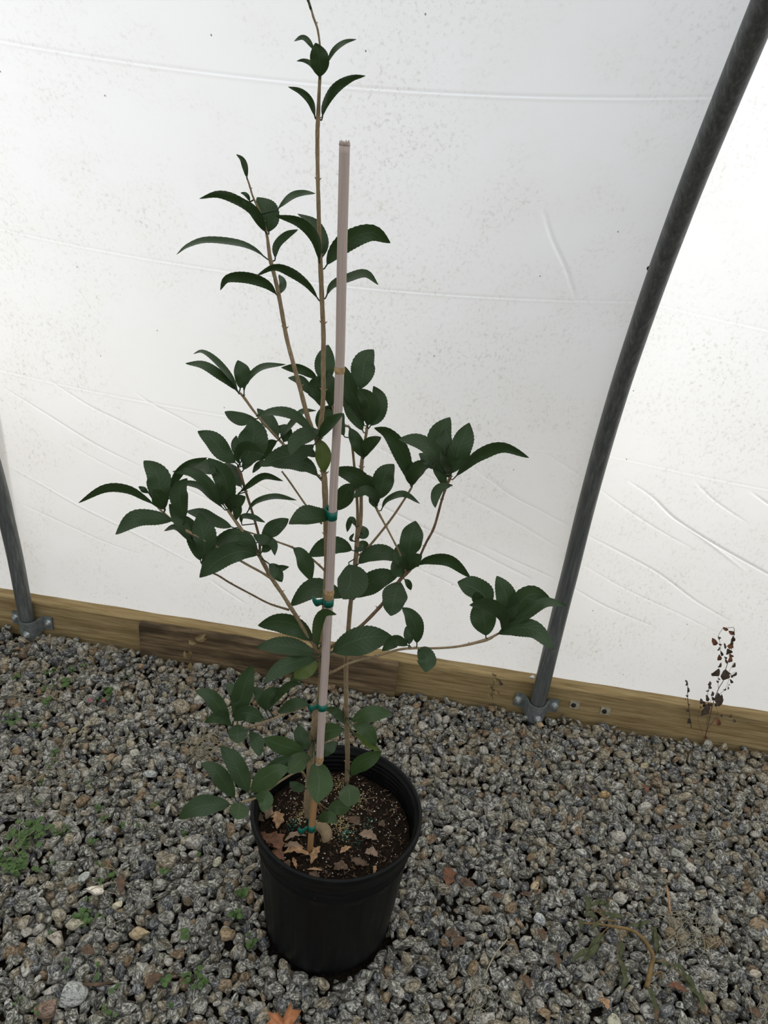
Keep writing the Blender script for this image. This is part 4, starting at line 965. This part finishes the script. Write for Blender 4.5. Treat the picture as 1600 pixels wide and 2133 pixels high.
# ------------------------------------------------------------------ things lying on the soil and gravel
def blade(pts, ws, mat, name, parent=None, curl=.3, label=None, cat=None, group=None, lift=0.0, N=12, up=Vector((0, 0, 1))):
    """a dry leaf or bark flake: curved strip with pointed ends through 3D points"""
    P = resample(np.array(catmull([np.array(p, float) for p in pts], 6)), N+1); V = []; F = []
    for i in range(N+1):
        d = Vector(P[min(i+1, N)]-P[max(i-1, 0)]).normalized(); sd = d.cross(up)
        sd = sd.normalized() if sd.length > 1e-4 else Vector((1, 0, 0)); nn = sd.cross(d)
        w = ws*max(.06, sin(pi*(i/N)**.9))*(1+(.30 if name != 'leaf' else .12)*sin(i*1.9+P[0][0]*900)); c = Vector(P[i])+Vector((0, 0, lift))
        V += [c-sd*w+nn*w*curl, c-sd*w*.5, c-nn*w*.15, c+sd*w*.5, c+sd*w+nn*w*curl]
    for i in range(N):
        for j in range(4): a = i*5+j; F.append((a, a+5, a+6, a+1))
    m = MB(); m.add(V, F); o = m.build(name, mat, None, label=label, cat=cat, group=group)
    if name not in ('leaf',):
        sm = o.modifiers.new('s', 'SOLIDIFY'); sm.thickness = .0007
    if parent is not None: adopt(o, parent)
    return o
def onsoil(u, v, h=.004):
    P = atZ(*px('G', u, v), .235); return (P[0], P[1], soil_z(P[0], P[1])+h)
LITTER = [
 ([(330,600),(350,670),(340,730)],.012,'chip','curled_leaf','pale curled dead leaf standing at the left inside the pot'),
 ([(195,740),(250,820),(300,880)],.008,'red','dead_leaf','narrow yellow and red dead leaf against the left pot wall'),
 ([(260,770),(330,830),(370,920)],.016,'red','dead_leaf','broad reddish-brown dead leaf at the left of the soil'),
 ([(300,900),(350,950),(400,980)],.012,'red','dead_leaf','dark red crumpled leaf at the front left of the soil'),
 ([(385,935),(480,915),(620,950)],.0075,'chip','bark_chip','long tan bark chip lying in front of the bamboo stake'),
 ([(395,880),(470,880),(560,895)],.007,'deadgrey','bark_chip','tan bark chip just behind the long one'),
 ([(400,840),(480,800),(580,805)],.006,'deadgrey','dead_leaf','thin grey-brown dead leaf left of the stake foot'),
 ([(615,1005),(650,940),(690,880)],.0075,'chip','bark_chip','upright pale bark splinter right of the stake foot'),
 ([(470,960),(480,1000),(500,1045)],.004,'chip','bark_chip','small tan splinter below the long bark chip'),
 ([(850,940),(890,915),(940,900)],.006,'chip','bark_chip','small pale wedge of bark in the middle front of the soil'),
 ([(580,1055),(640,1060),(720,1062)],.003,'chip','twig_piece','thin straight pale twig near the front of the soil'),
 ([(1130,1095),(1135,1060),(1140,1030)],.0035,'chip','twig_piece','short upright twig at the front right of the soil'),
 ([(930,650),(970,700),(1010,730)],.012,'dead','dead_leaf','brown folded dead leaf right of the root knob'),
 ([(1000,800),(1080,810),(1155,840)],.011,'deadgrey','dead_leaf','flat brown dead leaf on the right side of the soil'),
 ([(940,980),(1010,1020),(1085,1030)],.009,'dead','dead_leaf','dark orange-brown leaf scrap at the front right'),
 ([(1050,940),(1110,930),(1160,960)],.009,'deadgrey','dead_leaf','crumbled pale brown leaf below the flat brown leaf'),
 ([(800,1060),(860,1040),(920,1060)],.010,'dead','dead_leaf','dull brown leaf scrap near the front rim'),
 ([(240,570),(270,610),(250,650)],.011,'deadgrey','dead_leaf','grey-brown leaf by the left pot wall under the green leaves'),
 ([(150,600),(190,640),(230,670)],.011,'dead','dead_leaf','dark brown leaf against the left pot wall'),
 ([(395,990),(430,1010),(400,1040)],.006,'dead','dead_leaf','small brown leaf scrap at the front left'),
 ([(600,1080),(640,1100),(690,1110)],.009,'dead','dead_leaf','dark leaf scrap at the very front of the soil'),
 ([(1160,720),(1190,710),(1210,730)],.006,'dead','stone_bit','small mauve brown stone bit on the right of the soil'),
]
for pts, w, mt, nm, lab in LITTER:
    blade([onsoil(u, v, .005+.004*(i == 1)) for i, (u, v) in enumerate(pts)], w*.8, M[mt], nm if nm != 'stone_bit' else 'bark_chip', None, .14, lab, 'dead leaf' if 'leaf' in nm else 'bark')
m = MB()
for i in range(420):    # shredded bark crumbs
    x, y = anyw(); a = random.uniform(0, pi); l = random.uniform(.002, .010); z = soil_z(x, y)+.001
    m.tube([(x, y, z), (x+cos(a)*l, y+sin(a)*l, z+random.uniform(0, .002))], [random.uniform(.0006, .0022), .0005], 5)
m.build('bark_crumbs', M['dead'], label='shredded brown bark crumbs over the potting soil', cat='bark', kind='stuff')

# orange maple leaf at the bottom edge
def maple():
    c = atZ(598, 2133, .016); out = []
    P = [(0,1.0),(.12,.62),(.30,.72),(.28,.42),(.80,.55),(.66,.30),(.95,.12),(.40,-.02),(.52,-.30),(.12,-.22),(.0,-.35),(-.12,-.22),(-.52,-.30),(-.40,-.02),(-.95,.12),(-.66,.30),(-.80,.55),(-.28,.42),(-.30,.72),(-.12,.62)]
    s = .043; V = [(c[0], c[1]-.012, c[2]+.004)]; F = []
    for k, (x, y) in enumerate(P):
        a = radians(58); X = x*cos(a)-y*sin(a); Yq = x*sin(a)+y*cos(a)
        V.append((c[0]+X*s, c[1]-.012+Yq*s, c[2]+.006*sin(k*1.7)+.004))
    n = len(P)
    for k in range(n): F.append((0, 1+k, 1+(k+1) % n))
    m = MB(); m.add(V, F); root = thing('maple_leaf', tuple(c), 'orange maple leaf lying on the gravel at the bottom edge of the photo', 'leaf')
    o = m.build('leaf_blade', M['maple']); o.modifiers.new('b', 'SUBSURF').levels = 1; o.modifiers['b'].render_levels = 1; o.modifiers['b'].subdivision_type = 'SIMPLE'
    sm = o.modifiers.new('s', 'SOLIDIFY'); sm.thickness = .0006; adopt(o, root)
    m = MB(); m.tube([(c[0], c[1]-.014, c[2]+.005), (c[0]+.02, c[1]-.035, c[2]), (c[0]+.03, c[1]-.06, c[2]-.002)], .0009, 6); adopt(m.build('leaf_stalk', M['dead']), root)
maple()

# low green weeds
def weed(x, y, n, r, label, group=None, spread=None, tall=.010):
    root = thing('green_weed', (x, y, .006), label, 'weed', group); m = MB(); ms = MB(); sp = spread or r*2.2
    for k in range(n):
        a = random.uniform(0, 2*pi); d = sp*sqrt(random.random()); cx, cy = x+cos(a)*d, y+sin(a)*d; cz = .008+random.uniform(.2, 1)*tall
        ms.tube([(x+(cx-x)*.2, y+(cy-y)*.2, .0), ((x+cx)/2, (y+cy)/2, cz*.7), (cx, cy, cz)], .0005, 5)
        rr = r*random.uniform(.6, 1.15); t1, t2 = random.uniform(-.5, .5), random.uniform(-.5, .5); V = [(cx, cy, cz)]; q = 10
        for j in range(q):
            b = 2*pi*j/q; e = rr*(1-.25*(j == 0)); V.append((cx+cos(b)*e, cy+sin(b)*e, cz+t1*cos(b)*e+t2*sin(b)*e+.0008))
        m.add(V, [(0, 1+j, 1+(j+1) % q) for j in range(q)])
    adopt(m.build('leaves', M['weed']), root); adopt(ms.build('stalks', M['weed']), root); return root
WEEDS = [('P',62,1735,46,.0062,.036,'largest dense clump of round green weed leaves at the left edge'),
 ('P',20,1790,34,.0058,.030,'dark green weed clump below the largest one at the left edge'),
 ('P',36,1808,14,.0050,.015,'bright green weed sprig under the dark clump at the left edge'),
 ('P',172,1912,22,.0056,.016,'green weed clump between the gravel halfway to the pot'),
 ('P',125,1735,12,.0040,.018,'sparse weed right of the largest clump'),
 ('P',55,1315,16,.0066,.016,'bright green weed at the foot of the left pole'),
 ('P',138,1422,5,.0085,.010,'two-leaved green weed in front of the left sill'),
 ('P',97,1463,4,.0095,.008,'broad flat green weed leaf left of the two-leaved one'),
 ('P',224,1440,6,.0075,.008,'yellow-green weed with upright leaves near the pink petals'),
 ('P',20,1500,10,.0050,.020,'mossy low weed near the left edge below the pole'),
 ('P',380,1950,5,.0072,.010,'green weed seedling left of the pot foot'), ('P',505,1857,4,.0085,.007,'pair of round weed leaves touching the pot'),
 ('P',490,1910,9,.0058,.012,'small weed against the left side of the pot'), ('P',520,1960,9,.0050,.012,'dark weed at the foot of the pot, left'),
 ('P',405,2040,14,.0048,.020,'loose weed sprig below left of the pot'), ('P',345,2045,5,.006,.010,'three-leaved weed left of the loose sprig')]
for reg, u, v, n, r, sp, lab in WEEDS:
    P = atZ(u, v, .012); weed(P[0], P[1], n, r, lab, None, sp)
rw = random.Random(3)
def zone2(u, v): return ('near the left edge' if u < 160 else 'left beside the pot' if u > 320 else 'midway left')+(', by bottom edge' if v > 1980 else ', below the weed clump' if v > 1800 else ', level with the pot rim' if v > 1600 else ', near the sill')
for k in range(54):
    u = abs(rw.gauss(0, 190))+rw.uniform(0, 60); v = rw.uniform(1370, 2120)
    if u > 500: continue
    P = atZ(u, v, .012)
    if P[1] < 1.5 and not near_pot(P[0], P[1], .03): weed(P[0], P[1], rw.randint(2, 5), rw.uniform(.0028, .0048), 'tiny green weed seedling between stones '+zone2(u, v), 'tiny weed seedlings '+zone2(u, v), .009)
for u, v in ((190, 1458), (218, 1459)):
    P = atZ(u, v, .014); m = MB()
    for k in range(7):
        a = k*.9; m.add([(P[0], P[1], P[2]), (P[0]+.006*cos(a), P[1]+.006*sin(a), P[2]+.002), (P[0]+.006*cos(a+.6), P[1]+.006*sin(a+.6), P[2]-.001)], [(0, 1, 2)])
    m.build('fallen_petal', M['pink'], label='pink fallen petals beside the yellow-green weed, %s' % ('right patch' if u > 200 else 'left patch'), cat='petal')

# straw and dry grass
def straw_tuft(name, c2, n, spread, lab, L=(.03, .07), flat=.35):
    P = atZ(*c2, .014); m = MB()
    for k in range(n):
        a = random.uniform(0, 2*pi); d = spread*sqrt(random.random()); x, y = P[0]+cos(a)*d, P[1]+sin(a)*d; b = random.uniform(0, 2*pi); l = random.uniform(*L)
        pts = [(x+cos(b+q*.25*random.uniform(-1, 1))*l*(q/3-.5), y+sin(b+q*.25)*l*(q/3-.5), .013+random.uniform(0, .012)*flat+.004*sin(q*1.3)) for q in range(4)]
        m.tube(catmull(pts, 3), random.uniform(.00022, .0005), 5)
    m.build(name, M['straw'], label=lab, cat='dry grass')
straw_tuft('dry_grass', (1440, 1935), 70, .055, 'tangle of pale dry grass right of the wilted weed', (.02, .06))
straw_tuft('dry_grass', (1460, 1745), 16, .04, 'wisp of dry grass near the right edge, above the tangle')
straw_tuft('dry_grass', (425, 1555), 60, .040, 'tuft of dry straw between the low left leaves and the gravel')
straw_tuft('dry_grass', (85, 1645), 15, .06, 'long dry grass stalks crossing the gravel at the left', (.06, .13))
straw_tuft('dry_grass', (1000, 2085), 14, .030, 'few dry grass bits at the bottom edge right of the pot')
straw_tuft('dry_grass', (270, 1850), 9, .06, 'single dry stalks lying right of the off-white stone', (.05, .11))
straw_tuft('dry_grass', (95, 1450), 14, .06, 'dry stalks in front of the left pole', (.04, .10))
straw_tuft('dry_grass', (1580, 2075), 16, .03, 'dry grass bits at the bottom right corner')
straw_tuft('dry_grass', (40, 1740), 10, .05, 'thin dry stalks over the weed clump at the left edge', (.04, .09))
P0, P1, P2_ = atZ(1008, 2035, .014), atZ(1030, 1990, .022), atZ(1058, 1955, .016)
m = MB(); m.tube(catmull([P0, P1, P2_], 6), .0011, 6); m.build('straw_stalk', M['straw'], label='single curved straw stalk lying right of the pot foot', cat='straw')
P0, P1 = atZ(*px('Q', 973, 430), .016), atZ(*px('Q', 998, 600), .016)
m = MB(); m.tube([P0, (P0+P1)/2+np.array([0, 0, .002]), P1], [.0022, .0024, .0018], 8); m.build('twig', M['chip'], label='short straight tan twig lying above the dry grass tangle', cat='twig')
P0, P1, P2_ = atZ(*px('S', 510, 1335), .016), atZ(*px('S', 600, 1335), .022), atZ(*px('S', 690, 1325), .016)
m = MB(); m.tube([P0, P1, P2_], [.0022, .0028, .0018], 8); m.build('twig', M['dead'], label='brown twig beside the large pale wedge stone at bottom left', cat='twig')
for (reg, pts, w, mt, lab) in (
 ('Q',[(980,1045),(1040,1050),(1100,1090)],.009,'red','reddish curled dead leaf beside the wilted weed stem'),
 ('Q',[(1480,1190),(1520,1210),(1570,1250)],.011,'dead','dark brown dead leaf at the bottom right corner'),
 ('Q',[(560,1130),(600,1150),(610,1200)],.008,'chip','orange-brown leaf scrap below the wilted weed'),
 ('Q',[(900,1160),(910,1220),(905,1283)],.005,'dead','narrow brown dead leaf running off the bottom edge'),
 ('Q',[(280,830),(300,880),(310,950)],.007,'dead','dark brown leaf wedged between stones left of the wilted weed'),
 ('Q',[(100,980),(120,1030),(130,1080)],.009,'dead','dark brown leaf right of the pot foot'),
 ('Q',[(180,690),(200,730),(210,770)],.007,'dead','brown leaf under the tall standing grey stone'),
 ('Q',[(960,80),(1020,70),(1090,60)],.008,'dead','brown bark piece high in the right gravel'),
 ('S',[(740,660),(750,710),(745,780)],.010,'dead','dark brown leaf between the off-white stones'),
 ('S',[(505,1110),(550,1130),(590,1140)],.011,'dead','brown flake left of the pot, above the wedge stone'),
 ('S',[(900,1330),(950,1300),(1005,1270)],.011,'dead','dark bark slab lying low left of the pot'),
 ('N',[(820,1140),(850,1160),(850,1200)],.008,'red','rust-coloured leaf scrap in the right gravel'),
 ('T',[(540,1090),(575,1060),(615,1030)],.0035,'straw','narrow yellow leaf blade left of the centre gravel'),
 ('P',[(932,1805),(935,1828),(930,1850)],.016,'red','large reddish-brown dead leaf right of the pot, upper of the pair'),
 ('P',[(958,1830),(975,1840),(992,1845)],.012,'dead','brown dead leaf touching the large reddish one'),
 ('P',[(1022,1862),(1036,1866),(1048,1864)],.008,'dead','small dark leaf right of the bare soil patch'),
 ('P',[(1082,1860),(1096,1863),(1110,1860)],.007,'dead','small reddish dark leaf farther right of the bare soil patch'),
 ('P',[(925,1950),(940,1944),(955,1952)],.011,'dead','brown bark flake below the bare soil patch'),
 ('P',[(942,1972),(955,1962),(970,1952)],.010,'dead','long brown bark flake lying under the other flake'),
 ('P',[(1122,1935),(1130,1945),(1134,1960)],.010,'dead','dark brown leaf wedged under the tall standing stone'),
 ('P',[(470,1950),(480,1900),(483,1990)],.001,'dead','tiny leaf fragment by the pot')):
    if w < .002: continue
    blade([tuple(atZ(*px(reg, *p), .0165+.004*(i == 1))) for i, p in enumerate(pts)], w*.75, M[mt], 'dead_leaf', None, .3, lab, 'dead leaf')

# dried weed standing against the film
def dried(Yd, reg, stem, twigs, leaves, lab, z_base=True):
    b = atY(*px(reg, *stem[0]), Yd); root = thing('dried_weed', tuple(b), lab, 'dried weed')
    m = MB()
    for path, r in [(stem, .0011)]+[(t, .0005) for t in twigs]:
        P = [atY(*px(reg, *p), Yd+.004*sin(i*2)) for i, p in enumerate(path)]; C5 = catmull(P, 4)
        m.tube(C5, [max(.0003, r*(1-.6*i/len(C5))) for i in range(len(C5))], 6)
    adopt(m.build('stem', M['drystem']), root)
    for (u, v, du, dv, w, red) in leaves:
        A = atY(*px(reg, u, v), Yd-.004); B = atY(*px(reg, u+du, v+dv), Yd+random.uniform(-.012, .006)); mid = (A+B)/2+np.array([0, -.004, .001])
        blade([tuple(A), tuple(mid), tuple(B)], w/Z_[reg][2]*1.8/FPX, M['ochre'] if red == 2 else M['dryred'] if red else M['dryleaf'], 'leaf', root, .5, up=Vector((0, -1, .2)), N=8)
    return root
dried(1.556, 'W', [(690,1900),(760,1600),(800,1420),(890,1180),(970,1040),(1010,850),(1060,700),(1110,480),(1140,230),(1060,210),(960,215)],
 [[(960,215),(890,340),(920,470),(930,640)],[(890,1180),(880,1000),(900,850)],[(970,1040),(1060,900),(1130,760)],[(800,1420),(860,1300),(1000,1180),(1080,960),(1170,910)],[(760,1500),(720,1300),(740,1100),(760,1060)],
  [(740,1550),(640,1400),(610,1330)],[(700,1750),(780,1300),(790,1220)],[(690,1850),(870,1600),(850,1450)],[(700,1800),(900,1620),(1100,1580)],[(640,1880),(570,1700),(580,1500)]],
 [(790,370,60,120,42,1),(880,350,40,30,24,0),(890,465,55,5,16,0),(910,510,-45,60,16,0),(920,570,30,90,22,0),(900,630,-10,100,36,1),(980,450,15,100,18,0),(960,205,90,40,26,1),(1050,260,90,40,34,1),(1120,260,-30,60,34,0),
  (1120,340,-20,90,36,0),(1100,420,-20,50,26,0),(1060,470,30,70,48,1),(1030,540,30,80,52,0),(1060,620,40,60,36,1),(1080,660,-30,100,34,1),(980,670,50,20,18,0),(1000,710,20,70,20,0),(930,760,-50,80,24,0),(1150,760,-50,80,24,0),
  (900,860,-110,110,52,0),(780,930,40,40,24,0),(1000,870,-40,170,70,0),(1050,910,20,40,16,0),(1180,910,-80,60,24,0),(1090,960,20,40,18,0),(1070,1020,40,70,22,0),(890,1000,10,40,16,0),(850,1050,50,10,18,0),(1050,1100,10,20,16,0),
  (1040,1140,-10,50,14,0),(760,1060,-40,60,26,0),(740,1120,20,60,24,0),(740,1190,-60,20,14,0),(800,1220,-30,70,26,0),(700,1270,15,110,28,0),(690,1280,10,10,24,0),(960,1190,50,-20,18,0),(880,1240,10,220,66,0),(940,1260,-20,90,20,0),
  (610,1330,0,90,28,0),(655,1370,0,100,28,0),(740,1400,-130,210,60,0),(790,1300,20,60,24,0),(830,1400,20,60,20,0),(600,1450,-5,30,20,0),(740,1440,40,-40,30,0),(870,1640,20,130,40,1),(930,1580,0,40,20,0),(1100,1580,-50,40,16,0),(1130,1660,10,50,24,0),(720,1850,20,20,24,1),(680,1900,-20,60,30,1)],
 'tall dried brown weed standing against the sill at the far right')
dried(1.558, 'W', [(460,1800),(420,1500),(400,1300),(400,1100),(360,1040)], [], [(360,1040,40,20,16,0),(390,1060,-20,70,18,0),(405,1150,0,90,20,0),(370,1280,40,0,18,0),(360,1320,0,30,12,0),(400,1420,40,0,18,0),(390,1490,0,50,26,0),(410,1640,10,90,34,0)],
 'thin dried weed stalk just left of the tall dried weed')
dried(1.52, 'T', [(1270,720),(1275,600),(1270,500),(1275,410)], [[(1270,500),(1330,470),(1370,460)]], [(1300,470,80,10,22,2),(1260,490,50,20,20,2),(1270,560,10,40,22,2),(1230,560,20,60,12,2),(1370,450,-60,30,20,2),(1270,640,10,60,24,2)],
 'small dried ochre weed in front of the weathered timber')

Z_['Y'] = (800, 1400, 2.667)
dried(1.54, 'Y', [(605,150),(600,110),(610,60),(625,10)], [[(610,90),(650,60)],[(605,100),(575,70)]], [(610,30,40,20,14,2),(580,60,20,30,12,2),(640,50,20,20,10,0),(590,85,25,20,12,2),(620,100,20,20,12,2),(600,5,20,15,10,2),(575,110,25,25,10,2)],
 'small dried ochre weed against the sill left of the right pole')
# wilted weed lying on the gravel at lower right
def wilted():
    pts = [('Q',850,1060),('Q',880,930),('Q',890,860),('Q',840,770),('Q',760,705),('Q',640,680),('Q',520,665),('Q',450,660)]
    hz = [.014, .022, .030, .034, .034, .030, .024, .018]
    P = [atZ(*px(*p), h) for p, h in zip(pts, hz)]; root = thing('wilted_weed', tuple(P[0]), 'wilted olive weed with a thick ochre stem lying on the gravel at lower right', 'weed')
    C6 = catmull(P, 5); m = MB(); m.tube(C6, [.0046*(1-.65*i/len(C6)) for i in range(len(C6))], 10)
    for side in ([(900,900,.024),(960,890,.026),(1040,950,.020),(1100,1030,.016)], [(740,705,.03),(690,760,.03),(670,850,.02),(690,930,.016)], [(620,680,.03),(560,740,.022),(480,830,.017)], [(850,1050,.014),(890,1130,.014),(910,1230,.012)],
                 [(640,670,.03),(560,600,.024),(480,560,.018)], [(860,1000,.018),(940,960,.02),(950,1010,.014)], [(500,665,.02),(600,640,.028),(690,655,.03)]):
        m.tube(catmull([atZ(*px('Q', u, v), h) for u, v, h in side], 4), [.0022, .0021, .002, .0019, .0018, .0016, .0015, .0013, .0012, .0011, .001, .0009, .0008][:len(catmull([(0, 0)]*len(side), 4))] if False else .0011, 7)
    adopt(m.build('stem', M['wiltstem']), root)
    r2 = random.Random(8)
    for (u, v, u2, v2, w) in ((460,480,470,620,34),(500,560,640,570,34),(470,600,560,660,30),(560,600,640,600,26),(610,640,720,640,34),(500,700,600,680,30),(590,720,480,830,30),(520,820,380,900,34),(560,780,440,910,34),(690,760,680,900,26),
        (680,880,710,1050,32),(700,960,690,1080,26),(870,680,890,800,30),(900,690,910,860,28),(860,660,780,680,26),(1060,960,1150,1080,34),(1090,1010,1180,1150,34),(1130,1080,1200,1200,30),(860,1060,900,1180,30),(870,1130,920,1260,30),
        (940,900,1000,940,24),(450,640,440,700,30),(800,660,880,650,22),(740,680,830,700,26),(1000,930,1090,980,26),(560,560,620,540,24)):
        A = atZ(*px('Q', u, v), r2.uniform(.018, .028)); B = atZ(*px('Q', u2, v2), .014)
        mid = (A+B)/2+np.array([r2.uniform(-.006, .006), r2.uniform(-.006, .006), r2.uniform(.002, .01)])
        blade([tuple(A), tuple(mid), tuple(B)], w*.55/Z_['Q'][2]*1.5/FPX, M['wilt'], 'leaf', root, .8, N=10)
wilted()
for o in scene.objects:
    if o.type == 'MESH' and o.name.startswith('leaf') and 'category' not in o.keys(): pass
